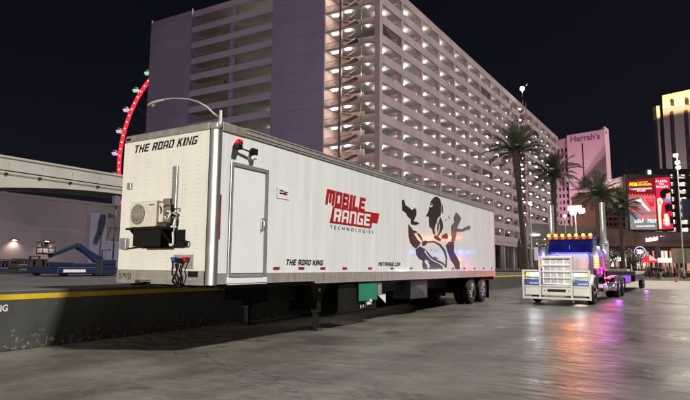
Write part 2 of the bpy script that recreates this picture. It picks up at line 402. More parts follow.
# top rails
mb = MB(); mb.box(hx - 0.08, hx + 0.012, 0.102, 0.72, ZF - 0.01, ZT - 0.015, 1); mb.box(hx - 0.08, hx + 0.012, 0.722, TL, ZF, ZT, 0)
mb.box(hx + 0.012, hx + 0.022, 0.722, TL, ZF + 0.055, ZF + 0.075, 0); mb.box(hx + 0.012, hx + 0.022, 0.722, TL, ZT - 0.03, ZT - 0.005, 0)
mb.box(-hx - 0.012, -hx + 0.08, 0.2, TL, ZF, ZT, 0)
mb.build('top_rail', [M['rail'], M['rail_dark']], tr, bevel=0.006)
mb = MB(); mb.box(-hx + 0.02, hx - 0.235, -0.012, 0.19, ZF + 0.01, ZT - 0.01); mb.build('front_rail', M['rail_dark'], tr, bevel=0.03, segs=3)
mb = MB(); mb.box(-hx + 0.08, hx - 0.08, 0.19, TL - 0.01, 4.06, 4.095); mb.build('roof', M['rail'], tr)
# bottom rails with posts
mb = MB(); mb.box(hx - 0.08, hx + 0.012, 0.102, 3.12, 1.15, ZP); mb.box(hx - 0.08, hx + 0.012, 3.122, TL, 1.10, ZP)
y = 1.5
while y < TL - 0.2:
    mb.box(hx + 0.012, hx + 0.014, y, y + 0.02, 1.165, ZP - 0.015); y += 0.4
mb.box(hx + 0.012, hx + 0.03, 0.2, 3.12, 1.15, 1.163); mb.box(hx + 0.012, hx + 0.03, 3.122, TL, 1.10, 1.113)
mb.box(-hx - 0.012, -hx + 0.08, 0.2, TL, 1.10, ZP)
mb.build('bottom_rail', M['rail'], tr)
mb = MB(); mb.box(-hx - 0.004, hx - 0.215, -0.016, 0.19, 1.19, 1.375); mb.box(-hx - 0.004, -0.75, -0.016, 0.19, 1.125, 1.188); mb.box(-0.3, hx - 0.215, -0.016, 0.19, 1.125, 1.188)
mb.box(-0.85, 0.3, -0.03, -0.016, 1.19, 1.205)
rivets(mb, [(x, -0.018, z) for x in [-1.2 + 0.11 * i for i in range(21)] for z in (1.225, 1.34)], (0, -1, 0), 0.008, 1)
mb.build('front_bottom_rail', [M['rail'], M['white_vinyl']], tr)
mb = MB(); mb.box(-hx + 0.1, hx - 0.1, 0.25, TL - 0.05, 1.06, 1.158); mb.build('floor_frame', M['black'], tr)
mb = MB(); mb.box(-hx + 0.02, hx - 0.02, TL - 0.018, TL + 0.03, 1.12, 4.08); mb.build('rear_door', M['panel_white'], tr)
# red conspicuity strip near the front corner
mb = MB(); mb.box(hx - 0.005, hx + 0.001, 0.105, 0.13, 1.95, 2.75); mb.build('red_edge_tape', M['red_reflector'], tr)
# side door
mb = MB(); y0, y1, z0, z1 = 0.34, 1.42, 1.19, 3.40
fr = MB()
for (a, b, c, d) in ((y0, y0 + 0.07, z0, z1), (y1 - 0.09, y1, z0, z1), (y0 + 0.07, y1 - 0.09, z1 - 0.08, z1)): fr.box(hx - 0.02, hx + 0.025, a, b, c, d)
fr.build('door_frame', M['frame_grey'], tr, bevel=0.006)
mb.box(hx - 0.02, hx + 0.012, y0 + 0.075, y1 - 0.095, z0 + 0.13, z1 - 0.085)
door = mb.build('side_door', M['door_white'], tr, bevel=0.008)
mb = MB(); mb.box(hx + 0.012, hx + 0.028, y1 - 0.2, y1 - 0.12, 2.18, 2.42); mb.tube([(hx + 0.028, y1 - 0.16, 2.36), (hx + 0.07, y1 - 0.16, 2.34), (hx + 0.07, y1 - 0.16, 2.24)], 0.012)
mb.build('door_handle', M['stack_chrome'], door, bevel=0.004)
mb = MB(); mb.box(hx - 0.02, hx + 0.03, y0 - 0.02, y1 + 0.02, 1.128, 1.26); mb.build('door_sill', M['door_white'], tr, bevel=0.01)
mb = MB(); mb.box(hx + 0.012, hx + 0.034, y0 + 0.08, y1 - 0.1, 1.263, 1.31); mb.build('sill_strip', M['frame_grey'], tr)
# beacon and flood lamp above the door
mb = MB(); mb.box(hx, hx + 0.11, 0.40, 0.54, 3.64, 3.73); mb.build('beacon_base', M['black'], tr, bevel=0.02)
mb = MB(); mb.lathe([(0, 0.0001), (0, 0.07), (0.07, 0.07), (0.10, 0.05), (0.11, 0.0001)], (hx + 0.065, 0.48, 3.732), 'z', 16); mb.build('beacon_lens', M['red_lens'], tr)
mb = MB(); mb.tube([(hx + 0.05, 0.54, 3.68), (hx + 0.06, 0.86, 3.65)], 0.016); mb.box(hx + 0.005, hx + 0.08, 0.86, 1.0, 3.62, 3.74); mb.build('lamp_arm', M['black'], tr)
mb = MB(); mb.box(hx + 0.01, hx + 0.08, 0.87, 1.0, 3.52, 3.618); mb.build('flood_lamp', M['white_vinyl'], tr, bevel=0.03)
# small notice plate
mb = MB(); mb.box(hx - 0.003, hx + 0.004, 1.72, 2.13, 2.87, 3.10); pl = mb.build('notice_plate', M['white_vinyl'], tr)
mb = MB()
for i, (a, b, z, mi) in enumerate(((1.80, 1.93, 3.02, 0), (1.95, 2.08, 3.00, 1), (1.80, 2.0, 2.965, 0), (1.95, 2.06, 2.955, 1))): mb.box(hx + 0.004, hx + 0.006, a, b, z, z + 0.03, mi)
mb.build('plate_print', [M['black_gloss'], M['red_vinyl']], pl)
# lettering
def side_text(txt, y0, y1, z0, z1, m, name='side_lettering', **k):
    mb = MB(); lettering(mb, txt, (hx + 0.002, y0, z0), (0, 1, 0), (0, 0, 1), y1 - y0, z1 - z0, **k); return mb.build(name, m, tr)
mb = MB(); block_word(mb, 'THE ROAD KInG', (hx + 0.002, 2.06, 1.505), (0, 1, 0), (0, 0, 1), 1.38, 0.115, gap=0.2, shear=0.32, off=(0.002, 0, 0)); mb.build('side_lettering', M['black_gloss'], tr)
mb = MB(); block_word(mb, 'mETRAnGE.COm', (hx + 0.002, 6.16, 1.505), (0, 1, 0), (0, 0, 1), 1.36, 0.10, gap=0.2, shear=0.32, off=(0.002, 0, 0)); mb.build('side_lettering', M['black_gloss'], tr)
mb = MB(); block_word(mb, 'THE ROAD KInG', (-1.02, -0.008, 3.715), (1, 0, 0), (0, 0, 1), 1.78, 0.16, gap=0.2, shear=0.32, off=(0, -0.002, 0))
mb.build('front_lettering', M['black_gloss'], tr)
mb = MB(); lettering(mb, 'D-79153', (-1.24, -0.019, 1.20), (1, 0, 0), (0, 0, 1), 0.36, 0.11, bold=0.01); mb.build('unit_number', M['black_gloss'], tr)
# logo
mb = MB(); block_word(mb, 'MOBILE', (hx + 0.004, 3.52, 2.93), (0, 1, -0.012), (0, 0, 1), 1.86, 0.36, shear=0.2, off=(0.004, 0, 0)); mb.build('logo_word', M['red_vinyl'], tr)
mb = MB(); mb.prism([(hx + 0.001, 3.72, 2.51), (hx + 0.001, 5.75, 2.50), (hx + 0.001, 5.80, 2.66), (hx + 0.001, 6.10, 2.66), (hx + 0.001, 6.22, 2.93), (hx + 0.001, 3.86, 2.905)], (0.004, 0, 0))
bn = mb.build('logo_banner', M['red_vinyl'], tr)
mb = MB(); block_word(mb, 'RANGE', (hx + 0.009, 3.86, 2.545), (0, 1, 0), (0, 0, 1), 1.78, 0.315, gap=0.16, shear=0.2, off=(0.003, 0, 0)); mb.build('logo_word', M['white_vinyl'], bn)
side_text('TECHNOLOGIES', 3.74, 5.86, 2.36, 2.445, M['dark_vinyl'], spacing=1.9)
# silhouettes, traced and laid out in trailer metres
def side_px(px, py):
    d = spot(px, py, 1.0) - Vector((0, 0, EYE)); t = TX / d.x
    return (hx, d.y * t - TY, EYE + d.z * t)
ART = [(0, [(35,45),(45,42),(52,70),(72,82),(85,95),(100,82),(108,95),(108,118),(100,138),(95,150),(120,160),(108,168),(88,166),(80,160),(82,140),(72,132),(62,122),(58,110),(38,95)]),
 (0, [(70,165),(82,180),(92,195),(112,200),(110,208),(95,208),(105,225),(118,245),(132,255),(125,270),(110,285),(95,275),(80,255),(72,225),(70,195)]),
 (1, [(108,290),(128,275),(150,285),(158,292),(150,300),(165,320),(180,335),(172,345),(160,338),(152,352),(168,372),(162,388),(150,388),(142,365),(145,345),(125,335),(112,315)]),
 (1, [(178,336),(200,350),(225,360),(245,375),(245,388),(232,386),(226,378),(215,388),(176,388),(182,370),(172,350)]),
 (0, [(183,42),(195,28),(210,24),(225,38),(232,60),(232,95),(228,120),(215,130),(212,150),(205,165),(200,190),(205,215),(195,210),(188,185),(175,175),(172,150),(172,125),(155,122),(165,105),(172,85),(172,78),(186,76),(190,68),(186,56),(175,56)]),
 (0, [(228,125),(240,150),(243,180),(235,200),(218,225),(215,215),(225,195),(228,170),(222,145)]),
 (2, [(305,100),(322,115),(332,132),(325,150),(318,165),(312,182),(340,185),(365,170),(375,178),(360,188),(340,195),(310,196),(308,230),(290,235),(284,200),(282,170),(298,150),(295,125)]),
 (1, [(258,265),(300,260),(300,300),(318,330),(330,355),(330,385),(310,385),(300,360),(285,340),(268,300)]),
 (0, [(240,215),(262,205),(270,225),(265,235),(235,232)]),
 (0, [(206,217),(222,226),(236,240),(228,246),(205,236),(196,226)]),
 (1, [(158,250),(200,246),(232,262),(256,292),(266,330),(264,378),(258,378),(260,332),(248,296),(226,268),(198,252),(160,256)]),
 (1, [(160,292),(172,306),(190,326),(214,340),(244,352),(262,370),(258,374),(240,358),(210,346),(186,332),(168,312)]),
 (0, [(186,150),(192,154),(196,178),(192,200),(189,178)]), (0, [(216,150),(222,158),(220,186),(212,208),(214,182)]), (0, [(176,60),(186,62),(184,68),(176,66)]), (0, [(236,60),(240,72),(241,100),(237,112),(235,90)]),
 (0, [(112,206),(126,214),(138,232),(142,246),(134,240),(122,222)]), (0, [(140,250),(156,246),(168,252),(158,266),(146,272),(138,262)]), (0, [(104,150),(118,156),(124,162),(112,164)]), (1, [(186,352),(196,362),(206,380),(198,384),(188,368)]),
 (1, [(214,352),(222,366),(224,384),(218,384),(212,366)]), (1, [(272,250),(296,246),(300,258),(262,262)]), (2, [(286,232),(306,232),(302,248),(284,250)]), (2, [(300,130),(308,140),(304,160),(298,150)]), (2, [(346,178),(372,166),(380,172),(378,182),(370,190),(372,178),(350,190)]),
 (2, [(200,322),(214,330),(222,333),(214,335),(202,330)]), (2, [(268,120),(276,130),(272,132)]), (2, [(252,140),(262,132),(256,142)]), (2, [(184,285),(190,295),(186,292)]), (2, [(206,290),(212,302),(208,298)])]
mb = MB()
for i, (mi, pl_) in enumerate(ART):
    q = [Vector(side_px(395 + a / 5, 190 + b / 5)) for a, b in pl_]
    off = 0.003 + 0.0006 * (i % 7)
    mb.prism([p + Vector((0.0005, 0, 0)) for p in q], (off, 0, 0), mi)
mb.build('marksman_silhouette_decal', [M['dark_vinyl'], M['black_gloss'], M['grey_vinyl']], tr)
# reflectors
mb0 = MB(); mb0.box(0, 0.008, 0, 0.20, 0, 0.045); r0 = None
for y in (1.66, 2.52, 3.36, 4.32, 5.6, 6.9, 8.2, 9.4, 10.6, 11.8, 13.0, 14.2, 15.4, 16.5):
    if r0 is None: r0 = mb0.build('red_reflector', M['red_reflector'], tr, loc=(hx - 0.002, y, 1.415))
    else: dup(r0, tr, (hx - 0.002, y, 1.415))
# air conditioner on its shelf
mb = MB(); mb.box(-0.62, 0.58, -0.06, -0.004, 1.80, 2.13); mb.box(-0.64, 0.36, -0.38, -0.004, 2.13, 2.17); mb.beam((-0.5, -0.36, 2.13), (-0.5, -0.03, 1.83), 0.04, 0.04); mb.beam((0.3, -0.36, 2.13), (0.3, -0.03, 1.83), 0.04, 0.04)
mb.box(-0.46, 0.30, -0.34, -0.32, 1.82, 2.13)
mb.build('equipment_shelf', M['black'], tr)
mb = MB(); mb.box(-0.58, 0.17, -0.35, -0.1, 2.18, 2.66); ac = mb.build('air_conditioner', M['ac_beige'], tr, bevel=0.015)
mb = MB(); mb.lathe([(0, 0.19), (-0.01, 0.19), (-0.012, 0.001)], (-0.34, -0.351, 2.42), 'y', 28); mb.build('fan_opening', M['ac_dark'], ac)
mb = MB()
for q in (0.05, 0.09, 0.13, 0.16, 0.192):
    mb.tube([(-0.34 + q * math.cos(a), -0.367, 2.42 + q * math.sin(a)) for a in [i * math.pi / 12 for i in range(25)]], 0.004, 5)
for k in range(10):
    a = k * math.pi / 5; mb.tube([(-0.34, -0.367, 2.42), (-0.34 + 0.192 * math.cos(a), -0.367, 2.42 + 0.192 * math.sin(a))], 0.003, 5)
mb.build('fan_guard', M['ac_beige'], ac)
mb = MB(); mb.box(-0.04, 0.1, -0.3525, -0.351, 2.57, 2.60); mb.build('badge', M['ac_dark'], ac)
mb = MB(); mb.box(0.172, 0.29, -0.3, -0.12, 2.26, 2.62); mb.build('valve_cover', M['ac_beige'], ac, bevel=0.01)
mb = MB(); mb.box(0.2, 0.33, -0.05, -0.004, 2.40, 3.34); mb.build('conduit', M['frame_grey'], tr, bevel=0.008)
mb = MB(); mb.box(0.06, 0.24, -0.12, -0.004, 2.42, 2.72); mb.build('junction_box', M['ac_dark'], tr, bevel=0.01)
def wig(mb, a, b, amp, r, mi=0, n=12, seed=1):
    rnd = random.Random(seed); a, b = Vector(a), Vector(b); ph = rnd.random() * 6
    pts = []
    for i in range(n + 1):
        t = i / n; e = math.sin(math.pi * t)
        pts.append(a.lerp(b, t) + Vector((math.sin(t * 7 + ph) * amp, -abs(math.sin(t * 4 + ph)) * amp, math.cos(t * 6 + ph) * amp)) * e)
    mb.tube(pts, r, 6, mi)
mb = MB()
wig(mb, (0.28, -0.2, 2.45), (0.36, -0.06, 2.34), 0.08, 0.02, 0, seed=2); wig(mb, (0.28, -0.25, 2.36), (0.38, -0.05, 2.40), 0.07, 0.018, 0, seed=3)
wig(mb, (0.36, -0.07, 2.38), (0.36, -0.09, 1.84), 0.02, 0.026, 0, seed=4); wig(mb, (0.36, -0.1, 1.86), (0.26, -0.1, 1.86), 0.02, 0.026, 0, seed=4)
mb.build('white_hose', M['white_vinyl'], tr)
mb = MB()
wig(mb, (0.2, -0.3, 2.55), (0.34, -0.1, 2.3), 0.10, 0.012, 0, seed=8); wig(mb, (0.3, -0.03, 2.4), (0.36, -0.03, 2.2), 0.05, 0.012, 0, seed=9); wig(mb, (0.26, -0.28, 2.46), (0.38, -0.1, 2.5), 0.09, 0.012, 0, seed=12)
wig(mb, (-1.05, -0.03, 1.80), (0.0, -0.07, 1.82), 0.02, 0.012, 0, seed=5)
for k in range(3): mb.tube([(0.54 + k * 0.06 + 0.05 * math.cos(a), -0.05 - 0.01 * k, 1.87 + 0.05 * math.sin(a)) for a in [i * math.pi / 8 for i in range(17)]], 0.014, 6)
mb.build('black_cable', M['black'], tr)
mb = MB(); mb.box(-1.12, -1.0, -0.05, -0.004, 2.98, 3.11); mb.build('marker_box', M['frame_grey'], tr, bevel=0.008)
mb = MB(); mb.box(-1.2, -1.0, -0.09, -0.004, 1.78, 2.0); mb.build('outlet_box', M['frame_grey'], tr, bevel=0.01)
# air and light connectors
mb = MB(); mb.box(0.30, 0.82, -0.015, -0.004, 1.41, 1.67); mb.build('connector_plate', M['rail'], tr, bevel=0.004)
for x, m_ in ((0.37, 'blue_plastic'), (0.68, 'red_lens')):
    mb = MB(); mb.lathe([(0, 0.04), (-0.06, 0.045), (-0.09, 0.03), (-0.09, 0.001)], (x, -0.016, 1.57), 'y', 12); mb.box(x - 0.05, x + 0.05, -0.1, -0.06, 1.58, 1.625); mb.build('gladhand', M[m_], tr)
mb = MB(); mb.lathe([(0, 0.05), (-0.08, 0.05), (-0.08, 0.001)], (0.53, -0.016, 1.56), 'y', 12); mb.build('socket', M['black'], tr)
mb = MB(); mb.box(0.71, 0.95, -0.03, -0.016, 1.27, 1.37); mb.build('marker_lamp', M['black'], tr)
mb = MB()
for k, (x, s) in enumerate(((0.37, 3), (0.53, 7), (0.68, 11))): wig(mb, (x, -0.1, 1.56), (0.52 + 0.03 * k, -0.09, 1.1), 0.05, 0.017, 0, seed=s)
wig(mb, (0.5, -0.12, 1.5), (0.47, -0.1, 1.12), 0.05, 0.02, 0, seed=20)
mb.tube([(0.47, -0.08, 1.10), (0.62, -0.08, 1.12)], 0.04); mb.build('air_hose', M['black'], tr)
# landing gear
for s in (-1, 1):
    mb = MB(); x = s * (hx - 0.28)
    mb.box(x - 0.085, x + 0.085, 3.51, 3.69, 0.42, 1.07); mb.box(x - 0.06, x + 0.06, 3.54, 3.66, 0.06, 0.42)
    mb.hexa([(x - 0.07, 3.4, 1.06), (x + 0.07, 3.4, 1.06), (x + 0.07, 3.8, 1.06), (x - 0.07, 3.8, 1.06)] and [(x - 0.05, 3.52, 0.62), (x + 0.05, 3.52, 0.62), (x + 0.05, 3.68, 0.62), (x - 0.05, 3.68, 0.62), (x - 0.095, 3.25, 1.07), (x + 0.095, 3.25, 1.07), (x + 0.095, 3.95, 1.07), (x - 0.095, 3.95, 1.07)])
    mb.beam((x, 3.7, 0.6), (x, 4.2, 1.06), 0.05, 0.05)
    leg = mb.build('landing_leg', M['black'], tr, bevel=0.008)
    mb = MB(); mb.hexa([(x - 0.16, 3.44, 0), (x + 0.16, 3.44, 0), (x + 0.16, 3.76, 0), (x - 0.16, 3.76, 0), (x - 0.09, 3.52, 0.07), (x + 0.09, 3.52, 0.07), (x + 0.09, 3.68, 0.07), (x - 0.09, 3.68, 0.07)]); mb.build('foot', M['black'], leg)
mb = MB(); mb.beam((-hx + 0.28, 3.6, 0.75), (hx - 0.28, 3.6, 0.75), 0.06, 0.06); mb.beam((-hx + 0.28, 3.6, 0.5), (hx - 0.28, 3.6, 1.0), 0.05, 0.05); mb.build('landing_gear_brace', M['black'], tr)
mb = MB(); mb.box(hx - 0.19, hx - 0.185, 3.56, 3.66, 0.90, 0.97); mb.build('yellow_label', M['yellow'], tr)
# under-floor equipment
mb = MB(); mb.box(-0.5, 0.75, 2.2, 3.2, 0.72, 1.05); mb.build('belly_box', M['black'], tr, bevel=0.02)
mb = MB(); mb.box(-0.2, hx - 0.05, 4.2, 6.15, 0.36, 1.055); mb.build('generator_box', M['black'], tr, bevel=0.02)
mb = MB(); mb.box(hx - 0.048, hx - 0.005, 5.12, 6.12, 0.60, 1.07); mb.build('generator_door', M['green'], tr, bevel=0.01)
mb = MB(); mb.box(hx - 0.048, hx + 0.02, 5.5, 5.75, 0.50, 0.57); mb.ball((hx, 5.72, 0.58), 0.05, 8)
for k in range(4): mb.box(hx - 0.048, hx - 0.03, 5.25 + k * 0.12, 5.29 + k * 0.12, 0.42 + 0.02 * (k % 2), 0.5)
mb.build('hose_fitting', M['white_vinyl'], tr)
mb = MB(); mb.box(hx - 0.12, hx - 0.02, 6.16, 6.42, 0.72, 1.055); mb.build('filter_housing', M['frame_grey'], tr, bevel=0.02)
mb = MB(); mb.prism([(hx - 0.2, 6.45, 0.72), (hx - 0.2, 6.95, 0.72), (hx - 0.2, 6.95, 0.46)], (0.02, 0, 0)); mb.build('bracket_plate', M['white_vinyl'], tr)
mb = MB()
a, b, c, d = (hx - 0.10, 8.45, 0.50), (hx - 0.10, 9.75, 0.50), (hx - 0.10, 9.75, 1.05), (hx - 0.10, 8.45, 1.05); e = (hx - 0.03, 9.1, 0.775)
mb.add([a, b, c, d, e], [(0, 1, 4), (1, 2, 4), (2, 3, 4), (3, 0, 4)]); mb.box(hx - 0.7, hx - 0.103, 8.45, 9.75, 0.5, 1.05); mb.build('tool_box', M['steel'], tr)
mb = MB(); mb.box(-0.2, hx - 0.3, 6.6, 8.2, 0.78, 1.05); mb.beam((hx - 0.3, 6.5, 0.7), (hx - 0.3, 8.3, 0.95), 0.05, 0.05); mb.lathe([(0, 0.001), (0, 0.16), (1.1, 0.16), (1.1, 0.001)], (0.3, 7.0, 0.82), 'y', 16)
mb.build('air_tank_frame', M['black'], tr)
mb = MB()
for x in (-0.5, 0.5): mb.box(x - 0.06, x + 0.06, 10.4, 16.8, 0.72, 1.058)
for y in (14.04, 15.45):
    mb.tube([(-hx + 0.1, y, 0.53), (hx - 0.1, y, 0.53)], 0.075, 12)
    mb.box(-0.62, -0.38, y - 0.35, y + 0.35, 0.5, 0.72); mb.box(0.38, 0.62, y - 0.35, y + 0.35, 0.5, 0.72)
for y in (11.0, 12.2): mb.box(-0.6, 0.6, y, y + 0.1, 0.8, 1.05)
mb.build('bogie_frame', M['black'], tr)
TYRE = [(0.0, 0.31), (0.012, 0.36), (0.0, 0.45), (0.02, 0.505), (0.055, 0.525), (0.22, 0.525), (0.255, 0.505), (0.275, 0.45), (0.263, 0.36), (0.275, 0.31)]
def wheel(parent, x, y, s, name='wheel', r=1.0, dual=False, deep=True, rimmat='chrome', zc=None):
    """s=+1: the outer face looks towards +x, x = outer face plane"""
    zc = 0.525 * r if zc is None else zc
    mb = MB()
    k = -s
    def P(lst): return [(k * h, q * r) for h, q in lst]
    rim = [(0.0, 0.0001), (0.0, 0.11), (0.03, 0.125), (0.05, 0.16), (0.085, 0.20), (0.085, 0.245), (0.03, 0.29), (0.005, 0.315), (0.0, 0.325), (0.02, 0.33)]
    if not deep: rim = [(-0.05, 0.0001), (-0.05, 0.07), (-0.02, 0.10), (0.02, 0.13), (0.05, 0.22), (0.05, 0.26), (0.01, 0.31), (0.0, 0.325), (0.02, 0.33)]
    mb.lathe(P(rim), (x, y, zc), 'x', 32)
    for i in range(10):
        a = i * math.pi / 5; mb.lathe([(k * 0.09, 0.0), (k * 0.02, 0.016), (k * 0.02, 0.0001)], (x, y + 0.165 * r * math.cos(a), zc + 0.165 * r * math.sin(a)), 'x', 6)
    wh = mb.build(name, M[rimmat], parent)
    mb = MB(); mb.lathe(P(TYRE), (x, y, zc), 'x', 40); mb.build('tyre', M['tyre'], wh)
    mb = MB(); mb.lathe([(k * 0.10, 0.0001), (k * 0.10, 0.33 * r)], (x, y, zc), 'x', 24)
    if dual: mb.lathe([(k * h + k * 0.33, q * r) for h, q in TYRE], (x, y, zc), 'x', 40); mb.build('inner_tyre', M['tyre'], wh)
    return wh
for s in (1, -1):
    for y in (14.04, 15.45): wheel(tr, s * (hx - 0.03), y, s, dual=True, zc=0.525 + (0.06 if y < 15 else 0.068))
for x0_ in (hx - 0.65, -hx + 0.03):
    mb = MB(); mb.box(x0_, x0_ + 0.62, 16.25, 16.26, 0.2, 0.95); mb.build('mud_flap', M['black'], tr)
mb = MB(); mb.box(-hx + 0.05, hx - 0.05, TL - 0.1, TL + 0.02, 0.95, 1.12); mb.build('rear_bumper', M['rail'], tr)

# ------------------------------------------------------------------ lit materials
def glow(name, color, strength, base=(0.6, 0.6, 0.6)): return mat(name, base, 0.3, emit=color, estr=strength, var=0.03, scale=30)
M['amber'] = glow('amber_lamp', (1.0, 0.125, 0.006), 24, (0.6, 0.25, 0.02))
M['amber_soft'] = glow('amber_soft_lamp', (1.0, 0.20, 0.05), 2.6, (0.6, 0.25, 0.02))
M['headlight'] = glow('headlight_lens', (0.85, 0.93, 1.0), 4.5)
M['blue_led'] = glow('blue_led', (0.02, 0.04, 1.0), 6, (0.02, 0.03, 0.3))
M['magenta_led'] = glow('magenta_led', (1.0, 0.03, 0.45), 4.5, (0.3, 0.02, 0.2))
M['violet_led'] = glow('violet_led', (0.5, 0.08, 1.0), 2.5, (0.2, 0.05, 0.3))
M['red_led'] = glow('red_led', (1.0, 0.04, 0.03), 7, (0.3, 0.02, 0.02))
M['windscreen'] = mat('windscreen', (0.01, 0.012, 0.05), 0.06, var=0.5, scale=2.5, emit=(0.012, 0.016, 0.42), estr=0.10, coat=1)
M['grille_metal'] = mat('grille_metal', (0.55, 0.55, 0.57), 0.33, metal=0.85, var=0.15, scale=6)
M['truck_navy'] = mat('truck_navy', (0.018, 0.024, 0.11), 0.25, var=0.2, scale=2, coat=0.5)
M['truck_white'] = mat('truck_white', (0.50, 0.51, 0.54), 0.3, var=0.08, scale=2, coat=0.25)
M['guard_white'] = mat('guard_white', (0.80, 0.80, 0.79), 0.3, var=0.05, scale=5)
M['truck_blue'] = mat('truck_blue', (0.03, 0.10, 0.42), 0.25, var=0.2, scale=3, coat=0.6)
M['chassis'] = mat('chassis_black', (0.02, 0.02, 0.024), 0.4, var=0.3, scale=5)

# ------------------------------------------------------------------ semi truck (faces -y)
tk = thing('semi_truck', 'long nosed semi truck with white grille guard, chrome stacks and amber roof lights', 'truck', (-4.1, 23.7, GZ), R(-2.2))
mb = MB()
for s in (-1, 1): mb.box(s * 0.45 - 0.05, s * 0.45 + 0.05, -0.9, 8.9, 0.72, 1.0)
for y in (-0.6, 1.5, 4.6, 6.2, 8.0, 8.85): mb.box(-0.4, 0.4, y - 0.06, y + 0.06, 0.75, 0.97)
mb.tube([(-1.0, 0, 0.52), (1.0, 0, 0.52)], 0.07, 10)
for y in (6.55, 7.93): mb.tube([(-1.0, y, 0.525), (1.0, y, 0.525)], 0.1, 10)
mb.build('chassis', M['chassis'], tk)
mb = MB(); mb.box(-1.2, 1.2, -1.26, -1.1, 0.34, 0.66); mb.build('bumper', M['guard_white'], tk, bevel=0.03, segs=3)
mb = MB(); mb.box(-0.34, 0.34, -1.275, -1.255, 0.48, 0.585); mb.build('number_plate', M['black'], tk)
for x in (-0.45, 0.45):
    mb = MB(); mb.lathe([(0, 0.03), (-0.02, 0.025), (-0.022, 0.001)], (x, -1.26, 0.53), 'y', 10); mb.build('tow_pin', M['chrome'], tk)
# white grille guard
mb = MB(); t = 0.072; y0, y1 = -1.40, -1.32
for x in (-1.22, 1.22): mb.box(x - t / 2, x + t / 2, y0, y1, 0.20, 1.32)
for x in (-0.58, 0.58): mb.box(x - t / 2, x + t / 2, y0 - 0.003, y1 + 0.003, 0.19, 1.84)
mb.box(-1.18, 1.18, y0 + 0.002, y1 - 0.002, 0.203, 0.28)
mb.box(-0.54, 0.54, y0 + 0.002, y1 - 0.002, 1.76, 1.84)
mb.box(-0.54, 0.54, y0 + 0.002, y1 - 0.002, 0.68, 0.75)
for s in (-1, 1):
    a, b = sorted((s * 0.622, s * 1.18)); mb.box(a, b, y0 + 0.002, y1 - 0.002, 1.25, 1.32); mb.box(a, b, y0 + 0.002, y1 - 0.002, 0.66, 0.72); mb.box(a, b, y0 + 0.012, y1 - 0.012, 0.965, 1.0)
for z in (1.0, 1.24, 1.48): mb.box(-0.54, 0.54, y0 + 0.03, y0 + 0.05, z, z + 0.03)
for x in (-0.58, 0.58): mb.box(x - 0.04, x + 0.04, y1 - 0.002, -1.1, 0.42, 0.5)
mb.build('grille_guard', M['guard_white'], tk, bevel=0.012)
# grille
mb = MB(); z0, z1 = 0.76, 1.86
mb.box(-0.56, -0.5, -1.05, -0.9, z0, z1); mb.box(0.5, 0.56, -1.05, -0.9, z0, z1); mb.box(-0.5, 0.5, -1.05, -0.9, z1 - 0.07, z1); mb.box(-0.5, 0.5, -1.05, -0.9, z0, z0 + 0.05)
for x in (-0.25, 0.0, 0.25): mb.box(x - 0.014, x + 0.014, -1.04, -0.92, z0 + 0.05, z1 - 0.07)
for z in (1.02, 1.28, 1.54): mb.box(-0.5, 0.5, -1.035, -0.93, z - 0.014, z + 0.014)
for i in range(38): mb.box(-0.49 + i * 0.026, -0.479 + i * 0.026, -1.02, -0.97, z0 + 0.05, z1 - 0.07)
gr = mb.build('grille', M['grille_metal'], tk)
mb = MB(); mb.box(-0.5, 0.5, -0.965, -0.95, z0 + 0.03, z1 - 0.04); mb.build('radiator_core', M['chassis'], gr)
# hood
mb = MB()
secs = [(-0.93, 0.55, 0.8, 1.88, 0.10), (-0.5, 0.58, 0.95, 1.91, 0.14), (0.4, 0.68, 1.0, 1.96, 0.2), (1.5, 0.84, 1.0, 2.03, 0.26)]
vs = []; fs = []
for (y, hw, zb, zt, r) in secs:
    prof = [(-hw, zb)] + [(-hw + r - r * math.cos(a), zt - r + r * math.sin(a)) for a in [i * math.pi / 8 for i in range(5)]] + [(hw - r + r * math.sin(a), zt - r + r * math.cos(a)) for a in [i * math.pi / 8 for i in range(5)]] + [(hw, zb)]
    vs += [(x, y, z) for x, z in prof]
n = 12
for i in range(3):
    for k in range(n - 1): fs.append((i * n + k, i * n + k + 1, (i + 1) * n + k + 1, (i + 1) * n + k))
fs.append(tuple(range(n))); mb.add(vs, fs, 0, True); mb.build('hood', M['truck_white'], tk)
mb = MB(); mb.tube([(0, -0.98, 1.87), (0, -0.98, 1.93), (0, -0.9, 1.95)], 0.02, 6); mb.build('hood_ornament', M['chrome'], tk)
